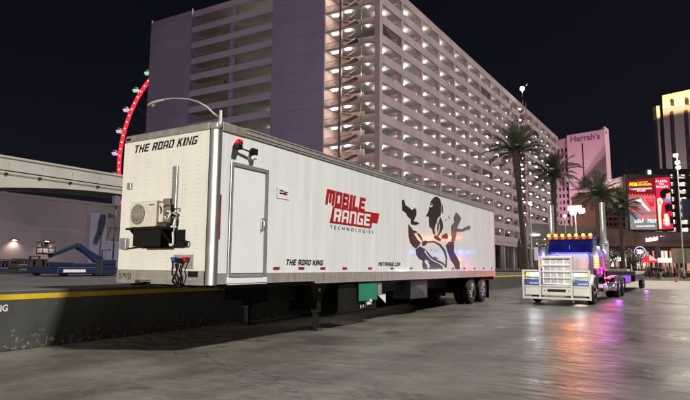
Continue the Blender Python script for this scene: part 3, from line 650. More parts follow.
for s in (-1, 1):
    # fender arc
    mb = MB(); pts = []
    for i in range(11):
        a = math.pi * (1.02 - i * 0.092); pts.append((0.66 * math.cos(a), 0.46 + 0.68 * math.sin(a)))
    pts = [(-1.0, 0.62), (-0.95, 0.86)] + [(p[0], p[1]) for p in pts[2:]] + [(0.95, 0.55)]
    inner = s * 0.56; outer = s * 1.19
    vs = [(inner, y, z) for y, z in pts] + [(outer - s * 0.06, y, z) for y, z in pts] + [(outer, y, z - 0.08) for y, z in pts]
    k = len(pts); fs = [(i, i + 1, k + i + 1, k + i) for i in range(k - 1)] + [(k + i, k + i + 1, 2 * k + i + 1, 2 * k + i) for i in range(k - 1)]
    mb.add(vs, fs, 0, True); f_ = mb.build('fender', M['truck_white'], tk); so = f_.modifiers.new('thick', 'SOLIDIFY'); so.thickness = 0.02
    a, b = sorted((s * 0.64, s * 1.17))
    mb = MB(); mb.box(a, b, -1.22, -0.98, 1.03, 1.245); hl = mb.build('headlight_pod', M['chrome'], tk, bevel=0.02)
    for q in (0.735, 0.93):
        mb = MB(); mb.box(s * q - 0.085, s * q + 0.085, -1.232, -1.222, 1.07, 1.205); mb.build('headlight', M['headlight'], hl, bevel=0.004)
    mb = MB(); mb.box(s * 1.09 - 0.05, s * 1.09 + 0.05, -1.23, -1.221, 1.06, 1.215); mb.build('turn_signal', M['amber_soft'], hl)
    mb = MB(); mb.box(a, b, -1.20, -1.16, 0.735, 0.93)
    bp_ = mb.build('blue_panel', M['truck_blue'], tk)
    mb = MB(); rnd = random.Random(3 + s)
    for k in range(7):
        xx = a + 0.14 + k * 0.05; h = 0.05 + 0.02 * rnd.random(); mb.box(xx, xx + 0.034, -1.203, -1.2, 0.77, 0.77 + h)
    mb.build('panel_print', M['white_vinyl'], bp_)
    wheel(tk, s * 1.17, 0.0, s, deep=False)
    for y in (6.55, 7.93): wheel(tk, s * 1.22, y, s, dual=True)
# cab
mb = MB()
mb.hexa([(-0.93, 1.42, 1.0), (0.93, 1.42, 1.0), (0.93, 3.0, 1.0), (-0.93, 3.0, 1.0), (-0.93, 1.42, 2.06), (0.93, 1.42, 2.06), (0.93, 3.0, 2.06), (-0.93, 3.0, 2.06)])
mb.hexa([(-0.93, 1.44, 2.063), (-0.80, 1.44, 2.063), (-0.80, 1.66, 2.62), (-0.88, 1.66, 2.62), (-0.93, 2.95, 2.063), (-0.84, 2.95, 2.063), (-0.82, 2.95, 2.62), (-0.88, 2.95, 2.62)])
mb.hexa([(0.80, 1.44, 2.063), (0.93, 1.44, 2.063), (0.88, 1.66, 2.62), (0.80, 1.66, 2.62), (0.84, 2.95, 2.063), (0.93, 2.95, 2.063), (0.88, 2.95, 2.62), (0.82, 2.95, 2.62)])
mb.hexa([(-0.9, 1.60, 2.623), (0.9, 1.60, 2.623), (0.9, 3.0, 2.623), (-0.9, 3.0, 2.623), (-0.78, 1.8, 2.86), (0.78, 1.8, 2.86), (0.8, 3.0, 2.88), (-0.8, 3.0, 2.88)])
mb.box(-0.84, 0.84, 2.9, 2.99, 2.064, 2.62)
mb.build('cab', M['truck_navy'], tk, bevel=0.03, segs=3)
mb = MB(); mb.hexa([(-0.80, 1.47, 2.063), (-0.02, 1.45, 2.063), (-0.02, 1.49, 2.063), (-0.80, 1.51, 2.063), (-0.80, 1.64, 2.622), (-0.02, 1.62, 2.622), (-0.02, 1.66, 2.622), (-0.80, 1.68, 2.622)])
mb.hexa([(0.02, 1.45, 2.063), (0.80, 1.47, 2.063), (0.80, 1.51, 2.063), (0.02, 1.49, 2.063), (0.02, 1.62, 2.622), (0.80, 1.64, 2.622), (0.80, 1.68, 2.622), (0.02, 1.66, 2.622)])
mb.build('windshield', M['windscreen'], tk)
for s in (-1, 1):
    mb = MB(); q = [(s * 0.905, 1.75, 2.1), (s * 0.925, 2.55, 2.1), (s * 0.89, 2.55, 2.56), (s * 0.875, 1.82, 2.56)]; mb.prism(q, (s * 0.012, 0, 0)); mb.build('side_window', M['windscreen'], tk)
    mb = MB(); mb.box(min(s * 0.93, s * 0.945), max(s * 0.93, s * 0.945), 1.7, 2.65, 1.1, 2.05); dr = mb.build('cab_door', M['truck_navy'], tk, bevel=0.01)
    mb = MB(); mb.box(min(s * 0.945, s * 0.97), max(s * 0.945, s * 0.97), 2.45, 2.58, 1.75, 1.8); mb.build('handle', M['chrome'], dr)
for (a, b) in (((-0.25, 1.40, 2.1), (-0.55, 1.5, 2.35)), ((0.5, 1.40, 2.1), (0.2, 1.5, 2.35))):
    mb = MB(); mb.tube([a, b], 0.012, 5); mb.build('wiper', M['black'], tk)
mb = MB(); mb.hexa([(-0.92, 1.30, 2.60), (0.92, 1.30, 2.60), (0.92, 1.62, 2.66), (-0.92, 1.62, 2.66), (-0.92, 1.31, 2.64), (0.92, 1.31, 2.64), (0.92, 1.72, 2.82), (-0.92, 1.72, 2.82)])
mb.build('sun_visor', M['chassis'], tk, bevel=0.01)
a0 = None
for k in range(7):
    loc = (-0.84 + k * 0.28, 1.42, 2.80)
    if a0 is None:
        mb = MB(); mb.lathe([(-0.09, 0.001), (-0.085, 0.045), (-0.03, 0.062), (0.06, 0.058), (0.06, 0.001)], (0, 0, 0), 'y', 12); a0 = mb.build('roof_marker_light', M['amber'], tk, loc=loc)
    else: dup(a0, tk, loc)
mb = MB(); mb.box(-0.93, 0.93, 1.47, 1.6, 2.70, 2.765); mb.build('light_bracket', M['chassis'], tk)
# sleeper
mb = MB(); mb.box(-0.9, 0.9, 3.003, 3.7, 1.0, 2.78); mb.build('sleeper', M['chassis'], tk, bevel=0.05, segs=3)
# air cleaners, mirrors, stacks, tanks, strips
for s in (-1, 1):
    mb = MB(); mb.lathe([(1.40, 0.001), (1.42, 0.15), (1.47, 0.19), (2.1, 0.19), (2.16, 0.15), (2.3, 0.13), (2.33, 0.001)], (s * 1.06, 1.45, 0), 'z', 20); acn = mb.build('air_cleaner', M['stack_chrome'], tk)
    mb = MB(); mb.tube([(s * 0.93, 1.75, 2.42), (s * 1.42, 1.62, 2.42)], 0.018, 6); mb.tube([(s * 0.93, 1.75, 1.62), (s * 1.42, 1.62, 1.62)], 0.018, 6); mb.tube([(s * 1.42, 1.62, 1.5), (s * 1.42, 1.62, 2.5)], 0.018, 6); mb.build('mirror_arm', M['chrome'], tk)
    mb = MB(); mb.box(s * 1.43 - 0.1, s * 1.43 + 0.1, 1.55, 1.60, 1.72, 2.32); mb.build('mirror', M['chrome'], tk, bevel=0.015)
    # exhaust: elbow, muffler, tall pipe with a slanted cut
    x = s * 1.1; y = 3.1
    mb = MB(); mb.tube([(s * 0.8, 1.9, 0.42), (x - s * 0.05, 2.4, 0.40), (x, 2.85, 0.48), (x, 3.05, 0.70), (x, y, 1.0), (x, y, 1.3)], [0.07, 0.085, 0.095, 0.1, 0.1, 0.1], 14); mb.build('exhaust_elbow', M['chrome'], tk)
    mb = MB(); mb.lathe([(1.3, 0.11), (1.36, 0.19), (2.6, 0.19), (2.68, 0.125), (3.5, 0.12), (4.32, 0.12)], (x, y, 0), 'z', 18)
    n = 18
    mb.build('exhaust_stack', M['stack_chrome'], tk)
    mb = MB(); mb.lathe([(1.45, 0.195), (1.47, 0.21), (2.5, 0.21), (2.52, 0.195)], (x, y, 0), 'z', 18); mb.build('heat_shield', M['stack_chrome'], tk)
    mb = MB(); mb.lathe([(0, 0.001), (0.02, 0.26), (0.06, 0.31), (1.5, 0.31), (1.54, 0.26), (1.56, 0.001)], (s * 0.98, 3.75, 0.78), 'y', 24); mb.build('fuel_tank', M['chrome'], tk)
    mb = MB(); mb.box(min(s * 0.7, s * 1.22), max(s * 0.7, s * 1.22), 1.75, 2.75, 0.42, 0.75); mb.build('step_box', M['chrome'], tk, bevel=0.02)
    mb = MB(); mb.box(s * 1.05 - 0.2, s * 1.05 + 0.2, 1.36, 1.41, 1.90, 1.965); mb.build('blue_light_strip', M['blue_led'], tk)
    mb = MB(); mb.box(s * 1.01 - 0.025, s * 1.01 + 0.025, 2.76, 2.80, 1.15, 2.1); mb.build('magenta_light_strip', M['magenta_led'], tk)
    for k in range(5):
        mb = MB(); mb.box(s * 1.06 - 0.10, s * 1.06 + 0.10, 1.235, 1.255, 1.40 + k * 0.11, 1.47 + k * 0.11); mb.build('amber_light_bar', M['amber_soft'], acn)
    for k in range(4):
        mb = MB(); mb.ball((s * 1.24, 2.0 + k * 0.55, 1.0), 0.035, 8); mb.build('red_marker_light', M['red_led'], tk)
    mb = MB(); mb.box(s * 1.0 - 0.22, s * 1.0 + 0.22, 8.75, 8.77, 0.15, 0.9); mb.build('mud_flap', M['black'], tk)
mb = MB(); mb.box(-0.78, 0.78, 1.40, 1.44, 2.045, 2.062); mb.build('blue_dash_strip', M['blue_led'], tk)
for x, z in ((-0.15, 2.42), (0.35, 2.2), (-0.45, 2.15)):
    mb = MB(); mb.ball((x, 1.52 + (z - 2.06) * .3, z), 0.035, 8); mb.build('blue_cab_lamp', M['blue_led'], tk)
mb = MB(); mb.box(-0.70, -0.60, -1.08, -0.98, 1.75, 1.86); mb.build('blue_lamp', M['blue_led'], tk)
mb = MB(); mb.box(-0.5, 0.5, 6.4, 7.6, 1.0, 1.12); mb.box(-0.6, 0.6, 7.6, 8.3, 0.98, 1.05); mb.build('fifth_wheel', M['chassis'], tk)
mb = MB(); mb.box(1.0, 1.22, 4.6, 5.7, 1.05, 1.075); mb.build('violet_light_strip', M['violet_led'], tk)
mb = MB(); mb.box(0.70, 1.20, 5.4, 5.8, 0.35, 0.95); mb.build('battery_box', M['chrome'], tk, bevel=0.02)
lamp('POINT', 'cab_light', (0, 2.2, 2.3), 12, (0.05, 0.08, 1.0), tk, 0.15)
lamp('POINT', 'violet_underglow', (1.35, 5.0, 0.5), 9, (0.75, 0.12, 1.0), tk, 0.1)
lamp('POINT', 'magenta_underglow', (1.35, 2.9, 0.8), 6, (1.0, 0.05, 0.5), tk, 0.1)
lamp('POINT', 'red_side_glow', (-1.4, 4.6, 0.95), 28, (1.0, 0.10, 0.10), tk, 0.1)
lamp('POINT', 'blue_glow', (1.2, 0.9, 2.1), 5, (0.05, 0.1, 1.0), tk, 0.1)
lamp('POINT', 'blue_glow', (-1.2, 1.0, 2.1), 5, (0.05, 0.1, 1.0), tk, 0.1)
for x in (-0.1, 0.35): lamp('SPOT', 'roof_marker_glow', (x, 1.30, 2.80), 44, (1.0, 0.24, 0.05), tk, 0.07, (0.15, -1, -0.10), 44, 0.9)
lamp('SPOT', 'violet_side_glow', (1.3, 1.15, 1.75), 26, (0.45, 0.17, 1.0), tk, 0.08, (0.20, -1, -0.07), 34, 0.9)
lamp('SPOT', 'amber_side_glow', (1.06, 1.2, 1.65), 22, (1.0, 0.28, 0.08), tk, 0.08, (0.20, -1, -0.07), 34, 0.9)
for s in (-1, 1): lamp('SPOT', 'headlight_beam', (s * 0.83, -1.3, 1.14), 10, (0.85, 0.93, 1.0), tk, 0.08, (s * 0.02, -1, -0.16), 80, 0.9)

# ------------------------------------------------------------------ parking garage
M['garage_mauve'] = mat('garage_mauve', (0.265, 0.197, 0.215), 0.8, var=0.20, scale=0.22, bump=0.1, bscale=3)
M['garage_purple'] = mat('garage_purple', (0.345, 0.27, 0.48), 0.8, var=0.10, scale=0.12, bump=0.1, bscale=3)
M['garage_ceiling'] = mat('garage_ceiling', (0.40, 0.38, 0.355), 0.85, var=0.25, scale=0.3)
M['garage_lilac'] = mat('garage_lilac', (0.50, 0.39, 0.56), 0.8, var=0.12, scale=0.12, bump=0.1, bscale=3)
M['garage_lit_mauve'] = mat('garage_lit_mauve', (0.55, 0.41, 0.42), 0.8, var=0.12, scale=0.6)  # paler mauve: light on the front-facing stair and corner faces, put into the colour
M['garage_peach'] = mat('garage_peach', (0.56, 0.43, 0.39), 0.8, var=0.15, scale=0.6)
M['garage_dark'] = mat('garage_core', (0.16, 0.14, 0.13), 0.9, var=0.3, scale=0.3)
M['stair_brown'] = mat('stair_brown', (0.24, 0.165, 0.165), 0.6, var=0.2, scale=1)
M['tube_lamp'] = glow('garage_tube_lamp', (1.0, 0.95, 0.85), 68)
M['warm_lamp'] = glow('stair_lamp', (1.0, 0.91, 0.80), 44)
SH = 0.061
class GB(MB):
    def build(s, *a, **k):
        s.v = [(x, y + x * SH, z) for x, y, z in s.v]
        return MB.build(s, *a, **k)
ga = thing('parking_garage', 'huge mauve multi storey parking garage with lit open decks behind the trailer', 'garage', (-40.65, 77.12, 0), R(-1.5))
GL, GW, GP = 137.0, 54.7, 3.4
DECKS = [49.3 - GP * k for k in range(13)]
LEFT = DECKS + [49.3 + GP]
BAY = 8.3
ceil_pts = []
for i, z in enumerate(DECKS):
    mb = GB(); mb.box(-GW + 0.5, -0.25, 0.25, GL - 0.25, z - 0.35, z); mb.build('parking_deck', M['garage_ceiling'], ga)
    mb = GB(); mb.box(-0.25, 0.0, 0.5, GL, z - 0.5, z + 1.02); mb.build('deck_parapet', M['garage_mauve'], ga)
    # ribs under the deck
    if i < 13:
        mb = GB()
        for k in range(1, 17): mb.box(-15.6, -0.5, k * BAY - 0.2, k * BAY + 0.2, z - 0.85, z - 0.352)
        mb.build('deck_beams', M['garage_ceiling'], ga)
for k in range(0, 17):
    y = min(k * BAY, GL - 0.5)
    mb = GB(); mb.box(-0.95, 0.02 if k in (0, 16) else -0.02, y - 0.02 if k == 0 else y - 0.38, y + (0.85 if k == 0 else 0.38), 0.9, 50.32 if k in (0, 16) else 50.0); mb.build('facade_column', M['garage_mauve'], ga)
for k in range(1, 17):
    mb = GB(); mb.box(-9.3, -8.6, k * BAY - 0.35, k * BAY + 0.35, 0.9, 49.0); mb.build('inner_column', M['garage_ceiling'], ga)
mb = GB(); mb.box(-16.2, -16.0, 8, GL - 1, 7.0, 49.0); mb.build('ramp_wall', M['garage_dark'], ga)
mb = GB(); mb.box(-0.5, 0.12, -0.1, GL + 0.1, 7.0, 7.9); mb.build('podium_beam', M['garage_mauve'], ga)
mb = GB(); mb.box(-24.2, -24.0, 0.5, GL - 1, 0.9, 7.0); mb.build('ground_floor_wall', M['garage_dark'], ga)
# far end wall
mb = GB(); mb.box(-GW, -16.2, GL - 0.3, GL, 0.9, 49.3); mb.build('end_wall', M['garage_mauve'], ga)
# lamps
mb = MB(); mb.box(-0.16, 0.16, -0.6, 0.6, -0.07, 0.07); l0 = mb.build('ceiling_lamp', M['tube_lamp'], ga)
first = True; nl = 0; rest = []
order = []
for i, z in enumerate(DECKS):
    for k in range(16): order.append((k, z))
order.sort(key=lambda t: t[0] + abs(t[1] - 25) * 0.02)
for j, (k, z) in enumerate(order):
    y = k * BAY + 3.9 + random.uniform(-0.2, 0.2)
    if k == 10 or random.random() < 0.05: continue
    x = -2.1; p = (x, y + x * SH, z - 0.62)
    if nl < 96:
        if nl == 0: l0.location = p
        else: dup(l0, ga, p)
        nl += 1
    else: rest.append(p)
mb = MB()
for p in rest: mb.box(p[0] - 0.16, p[0] + 0.16, p[1] - 0.6, p[1] + 0.6, p[2] - 0.07, p[2] + 0.07)
o = mb.build('far_ceiling_lamps', M['tube_lamp'], ga); o['kind'] = 'stuff'
# second stair on the long facade
mb = GB(); sy = 10 * BAY + 3.8
for z in DECKS[1:]:
    mb.box(-0.3, 0.9, sy - 1.6, sy + 1.6, z - 0.2, z + 0.02); mb.hexa([(0.2, sy - 1.5, z), (0.8, sy - 1.5, z), (0.8, sy + 1.5, z + 1.7), (0.2, sy + 1.5, z + 1.7), (0.2, sy - 1.5, z + 0.9), (0.8, sy - 1.5, z + 0.9), (0.8, sy + 1.5, z + 2.6), (0.2, sy + 1.5, z + 2.6)])
mb.box(0.7, 0.9, sy - 1.8, sy - 1.6, 1, 51); mb.box(0.7, 0.9, sy + 1.6, sy + 1.8, 1, 51)
mb.build('facade_stair', M['stair_brown'], ga)
mb = GB()
for z in DECKS: mb.box(-0.6, -0.4, sy - 0.3, sy + 0.3, z - 0.72, z - 0.6)
o = mb.build('facade_stair_lamps', M['warm_lamp'], ga); o['kind'] = 'stuff'
# short facade: stair corner, solid panel, open bays, solid panel
def wpos(w): return -w
mb = GB(); mb.box(-22.1, -10.8, -0.3, 5.0, 0.9, 58.0); mb.build('solid_wall_panel', M['garage_purple'], ga)
mb = GB(); mb.box(-54.7, -42.9, -0.3, 8.0, 0.9, 53.75); mb.build('solid_wall_panel', M['garage_purple'], ga)
mb = GB(); mb.box(-54.85, -54.7, -0.4, -0.1, 0.9, 54.1); mb.box(-42.9, -42.75, -0.4, -0.1, 50, 54.1); mb.build('corner_strip', M['garage_purple'], ga)
M['joint'] = mat('wall_joint', (0.24, 0.18, 0.30), 0.85, var=0.2, scale=0.3)
for xa, xb_ in ((-22.08, -10.82), (-54.68, -42.92)):
    for z in LEFT: mb = GB(); mb.box(xa, xb_, -0.312, -0.298, z - 0.04, z + 0.04); mb.build('wall_panel_joint', M['joint'], ga)
for z in LEFT:
    mb = GB(); mb.box(-42.9, -22.1, -0.1, 0.2, z - 0.42, z + 0.85); mb.build('short_parapet', M['garage_lilac'], ga)
mb = GB(); mb.box(-32.75, -32.05, 0.2, 0.8, 0.9, 53.0); mb.build('facade_column', M['garage_purple'], ga)
mb = GB(); mb.box(-42.9, -22.1, 0.2, 9, 49.3 + GP - 0.35, 49.3 + GP); mb.build('parking_deck', M['garage_ceiling'], ga)
mb = GB(); mb.box(-42.9, -36.5, 2.5, 2.8, 0.9, 52.3); mb.build('block_wall', M['stair_brown'], ga)
mb = GB(); mb.box(-36.5, -22.1, 11.5, 11.8, 0.9, 52.3); mb.build('back_wall', M['garage_ceiling'], ga)
for i, z in enumerate(LEFT):
    mb = MB(); x = -27.0; mb.box(x - 0.5, x + 0.5, 6.4 + x * SH, 6.7 + x * SH, z - 0.50, z - 0.40); mb.build('bay_lamp', M['tube_lamp'], ga)
    if True:
        mb = MB(); x = -34.2; mb.box(x - 0.3, x + 0.3, 7.6 + x * SH, 7.9 + x * SH, z - 0.50, z - 0.42); mb.build('bay_lamp', M['tube_lamp'], ga)
mb = GB(); mb.box(-0.97, 0.03, -0.09, -0.03, 0.9, 50.3); mb.build('corner_lit_face', M['garage_lit_mauve'], ga)  # thin added sheet that paints light onto the corner column's front face
# corner stair
mb = GB(); mb.box(-10.7, -5.6, 4.6, 4.9, 0.9, 51.5); mb.build('stair_back_wall', M['garage_peach'], ga)
mb = GB(); mb.box(-10.8, -10.62, -0.2, 4.6, 0.9, 51.5); mb.build('stair_side_wall', M['garage_peach'], ga)
mb = GB(); mb.box(-7.75, -7.35, -0.15, 0.25, 0.9, 53.5); mb.build('stair_post', M['stair_brown'], ga)
mb = GB(); mb.box(-3.6, -3.5, 0.0, 0.1, 0.9, 50); mb.build('stair_pipe', M['frame_grey'], ga)
for z in DECKS + [49.3 + GP]:
    mb = GB(); mb.box(-10.6, -0.9, 0.02, 0.4, z - 0.42, z); mb.box(-10.6, -5.5, 0.4, 1.5, z - 0.25, z); mb.box(-5.5, -0.95, 0.4, 6.0, z - 0.25, z); mb.build('stair_landing', M['garage_lit_mauve'], ga)
    mb = GB(); mb.box(-4.7, -0.97, 1.1, 1.3, z + 0.003, z + 1.25); mb.build('stair_half_wall', M['garage_lit_mauve'], ga)
    mb = GB()
    mb.hexa([(-10.4, 1.6, z - 0.15), (-5.6, 1.6, z + 1.6), (-5.6, 2.9, z + 1.6), (-10.4, 2.9, z - 0.15), (-10.4, 1.6, z + 0.1), (-5.6, 1.6, z + 1.85), (-5.6, 2.9, z + 1.85), (-10.4, 2.9, z + 0.1)])
    mb.hexa([(-10.4, 3.1, z + 3.3), (-5.6, 3.1, z + 1.65), (-5.6, 4.5, z + 1.65), (-10.4, 4.5, z + 3.3), (-10.4, 3.1, z + 3.5), (-5.6, 3.1, z + 1.85), (-5.6, 4.5, z + 1.85), (-10.4, 4.5, z + 3.5)])
    mb.beam((-10.4, 1.5, z + 0.9), (-5.6, 1.5, z + 2.7), 0.06, 0.06); mb.beam((-7.4, -0.05, z + 1.1), (-4.7, -0.05, z + 1.1), 0.05, 0.05); mb.beam((-10.5, -0.05, z + 1.0), (-7.7, -0.05, z + 1.0), 0.05, 0.05)
    mb.build('stair_flight', M['stair_brown'], ga)
    for x, y in ((-9.2, 0.9), (-6.4, 0.55), (-2.6, 0.55)):
        mb = MB(); rr_ = 0.12 if x > -4 else 0.5; mb.box(x - rr_, x + rr_, y - 0.12 + x * SH, y + 0.12 + x * SH, z - 0.60, z - 0.48); mb.build('stair_lamp', M['warm_lamp'], ga)

# ------------------------------------------------------------------ monorail guideway, low building and yard things on the left
M['concrete'] = mat('guideway_concrete', (0.36, 0.335, 0.305), 0.85, var=0.14, scale=0.35, bump=0.15, bscale=2)
M['mauve_wall'] = mat('mauve_wall', (0.085, 0.062, 0.075), 0.85, var=0.18, scale=0.2, bump=0.1)  # mauve darkened in place of a shadow the guideway does not cast here
M['lavender_shade'] = mat('lavender_shade', (0.105, 0.092, 0.15), 0.8, var=0.12, scale=0.6)  # lavender shade put into the colour; the shed itself is white
M['brown_box'] = mat('brown_container', (0.028, 0.016, 0.014), 0.7, var=0.3, scale=1.5)
M['lift_blue'] = mat('lift_blue', (0.006, 0.012, 0.045), 0.45, var=0.25, scale=2)  # blue taken near black, standing in for the shade of the dim yard
M['lift_grey'] = mat('lift_grey', (0.022, 0.022, 0.024), 0.5, var=0.2, scale=3)  # grey lowered likewise, yard shade put into the colour
gw = thing('monorail_guideway', 'pale concrete elevated monorail guideway crossing above the low mauve building', 'guideway', (-40, 0, 0))
mb = MB(); mb.box(-3.0, 0, -40, 62, 7.94, 8.80); mb.box(-3.05, 0.05, -40, 62, 8.803, 8.95)
mb.build('parapet_beam', M['concrete'], gw)
def haunch(y):
    m = (y - 29.0) % 28.0
    if m > 14: m = 28 - m
    return 7.32 - 1.45 * (m / 14.0) ** 2
ys = [-40 + 2 * k for k in range(52)]
for x0_, dz_ in ((-0.5, 0.0), (-2.95, -0.1)):
    mb = MB(); mb.prism([(x0_, y, 7.86) for y in reversed(ys)] + [(x0_, y, haunch(y) + dz_) for y in ys], (0.47, 0, 0)); mb.build('lower_beam', M['concrete'], gw)
mb = MB(); mb.box(-2.9, -0.55, -40, 62, 7.75, 7.937); mb.build('guide_slab', M['concrete'], gw)
mb0 = MB(); mb0.box(0, 0.07, -0.10, 0.10, 0, 0.15); h0 = None
for k in range(26):
    loc = (-0.03, 19.9 + (k - 10) * 2.37, 7.60)
    if h0 is None: h0 = mb0.build('cable_hanger', M['black'], gw, loc=loc)
    else: dup(h0, gw, loc)
mb = MB(); mb.tube([(0.01, -38, 7.68), (0.01, 60, 7.68)], 0.018, 6); mb.build('cable_run', M['black'], gw)
for k in range(26):
    y = 20.0 + (k - 10) * 2.37; mb = MB(); mb.box(0.001, 0.008, y, y + 0.04, 8.2 + 0.05 * (k % 3), 8.5); mb.build('panel_joint', M['rail_dark'], gw)
for y in (-13, 15, 43):
    mb = MB(); mb.hexa([(-2.2, y - 0.7, 0.9), (-0.8, y - 0.7, 0.9), (-0.8, y + 0.7, 0.9), (-2.2, y + 0.7, 0.9), (-2.6, y - 0.9, 5.8), (-0.4, y - 0.9, 5.8), (-0.4, y + 0.9, 5.8), (-2.6, y + 0.9, 5.8)])
    mb.build('pier', M['concrete'], gw)
lb = thing('low_building', 'low mauve stucco building with two lit wall lamps beyond the loading dock', 'building', (-50, 0, DZ))
mb = MB(); mb.box(-14, 0, -30, 70, -0.1, 6.3); mb.build('wall', M['mauve_wall'], lb)
mb = MB(); mb.box(-14.01, 0.01, -30, 70, 6.303, 6.6); mb.build('roof', M['mauve_wall'], lb)
mb = MB(); mb.box(-9, -4, 24, 27, 6.603, 7.3); mb.build('roof_unit', M['lavender_shade'], lb)
mb = MB(); mb.box(-8, -4, 31, 34, 6.603, 7.1); mb.build('roof_unit', M['lavender_shade'], lb)
M['sconce'] = glow('wall_lamp_lens', (1.0, 0.88, 0.62), 14)
for y in (20.5, 25.95, 28.85, 34.5, 40.0):
    if y in (20.5, 34.5, 40.0): continue
    mb = MB(); mb.box(0, 0.28, y - 0.26, y + 0.26, 2.45, 2.55); sc_ = mb.build('wall_lamp', M['black'], lb)
    mb = MB(); mb.box(0.04, 0.24, y - 0.14, y + 0.14, 2.415, 2.449); mb.build('lamp_lens', M['sconce'], sc_)
    lamp('SPOT', 'wall_lamp_light', (0.35, y, 2.40), 210, (1.0, 0.88, 0.62), lb, 0.08, (-0.25, 0, -1), 130, 0.8)
# service shed
p0 = spot(90, 250, 27)
sh = thing('service_shed', 'plain white stucco service shed coloured as if in shade, with a lower annex beside the trailer front', 'shed', (p0.x, p0.y, DZ), R(0))
mb = MB(); mb.box(-0.35, 0.0, 0, 0.92, 0, 2.95); mb.build('tall_block', M['lavender_shade'], sh, bevel=0.02)
mb = MB(); mb.box(-1.2, -0.003, 0.923, 6.0, 0, 1.60); mb.build('annex', M['lavender_shade'], sh, bevel=0.02)
mb = MB(); mb.box(0.0, 0.03, 0.5, 0.65, 1.95, 2.0); mb.build('vent_slot', M['black'], sh)
mb = MB()
for k in range(6): mb.beam((-0.3, 1.1 + k * 0.35, 1.60), (-0.3, 1.1 + k * 0.35 + 0.25, 2.3), 0.03, 0.03)
mb.beam((-0.3, 1.0, 2.3), (-0.3, 3.2, 2.3), 0.05, 0.05); mb.build('roof_railing', M['lift_grey'], sh)
mb = MB(); mb.box(-0.5, -0.1, 2.0, 2.7, 1.9, 2.25); mb.build('roof_machine', M['black'], sh)
p = spot(115, 238, 27.5)
ub = thing('equipment_pole', 'thin pole carrying two small grey equipment boxes above the shed annex', 'equipment pole', (p.x, p.y, DZ))
mb = MB(); mb.tube([(0, 0, 0), (0, 0, 3.9)], 0.04, 8); mb.build('pole', M['lift_grey'], ub)
mb = MB(); mb.box(-0.14, 0.14, -0.16, 0.16, 3.35, 3.85); mb.build('equipment_box', M['lavender_shade'], ub, bevel=0.02)
mb = MB(); mb.box(-0.14, 0.14, -0.34, -0.08, 2.75, 2.95); mb.build('equipment_box', M['lift_grey'], ub, bevel=0.02)
# boom lift: long blue base, folded arms and a basket
p = spot(74, 284, 21)
bl = thing('boom_lift', 'blue boom lift, darkened for shade, with folded arm and empty basket on the dock', 'boom lift', (p.x, p.y, DZ), R(0))
mb = MB(); mb.box(-1.0, 1.0, -1.2, 1.8, 0.08, 0.34); mb.box(-0.8, 0.8, -0.5, 1.1, 0.343, 0.5); mb.build('base', M['lift_blue'], bl, bevel=0.03)
mb = MB(); 
for k, wd in enumerate((0.135, 0.135, 0.135, 0.135, 0.135, 0.135, 0.08)): mb.box(1.0, 1.004, -1.0 + k * 0.13, -1.0 + k * 0.13 + wd, 0.15, 0.25)
mb.build('white_print', M['white_text'], bl)
mb = MB(); mb.beam((0.2, 1.2, 0.5), (0.2, -0.1, 1.15), 0.16, 0.2); mb.beam((0.32, -0.05, 1.15), (0.32, 0.75, 0.55), 0.14, 0.18); mb.beam((0.2, -0.1, 1.13), (0.2, -1.1, 0.72), 0.12, 0.14); mb.build('boom', M['lift_blue'], bl, bevel=0.01)
mb = MB()
for z in (0.82, 1.02, 1.22):
    for (a, b) in (((0.0, -1.45), (0.4, -1.45)), ((0.4, -1.45), (0.4, -1.0)), ((0.4, -1.0), (0.0, -1.0)), ((0.0, -1.0), (0.0, -1.45))): mb.tube([(a[0], a[1], z), (b[0], b[1], z)], 0.02, 6)
for (x, y) in ((0.0, -1.45), (0.4, -1.45), (0.4, -1.0), (0.0, -1.0)): mb.tube([(x, y, 0.8), (x, y, 1.22)], 0.02, 6)
mb.box(0.0, 0.4, -1.45, -1.0, 0.78, 0.81); mb.box(0.2, 0.38, -1.42, -1.25, 1.0, 1.2); mb.build('basket', M['lift_grey'], bl)
for (x, y) in ((-0.9, -0.9), (0.9, -0.9), (-0.9, 1.5), (0.9, 1.5)):
    mb = MB(); mb.lathe([(-0.08, 0.001), (-0.08, 0.15), (0.08, 0.15), (0.08, 0.001)], (x * 0.95, y, 0.15), 'x', 16); mb.build('wheel', M['tyre'], bl)
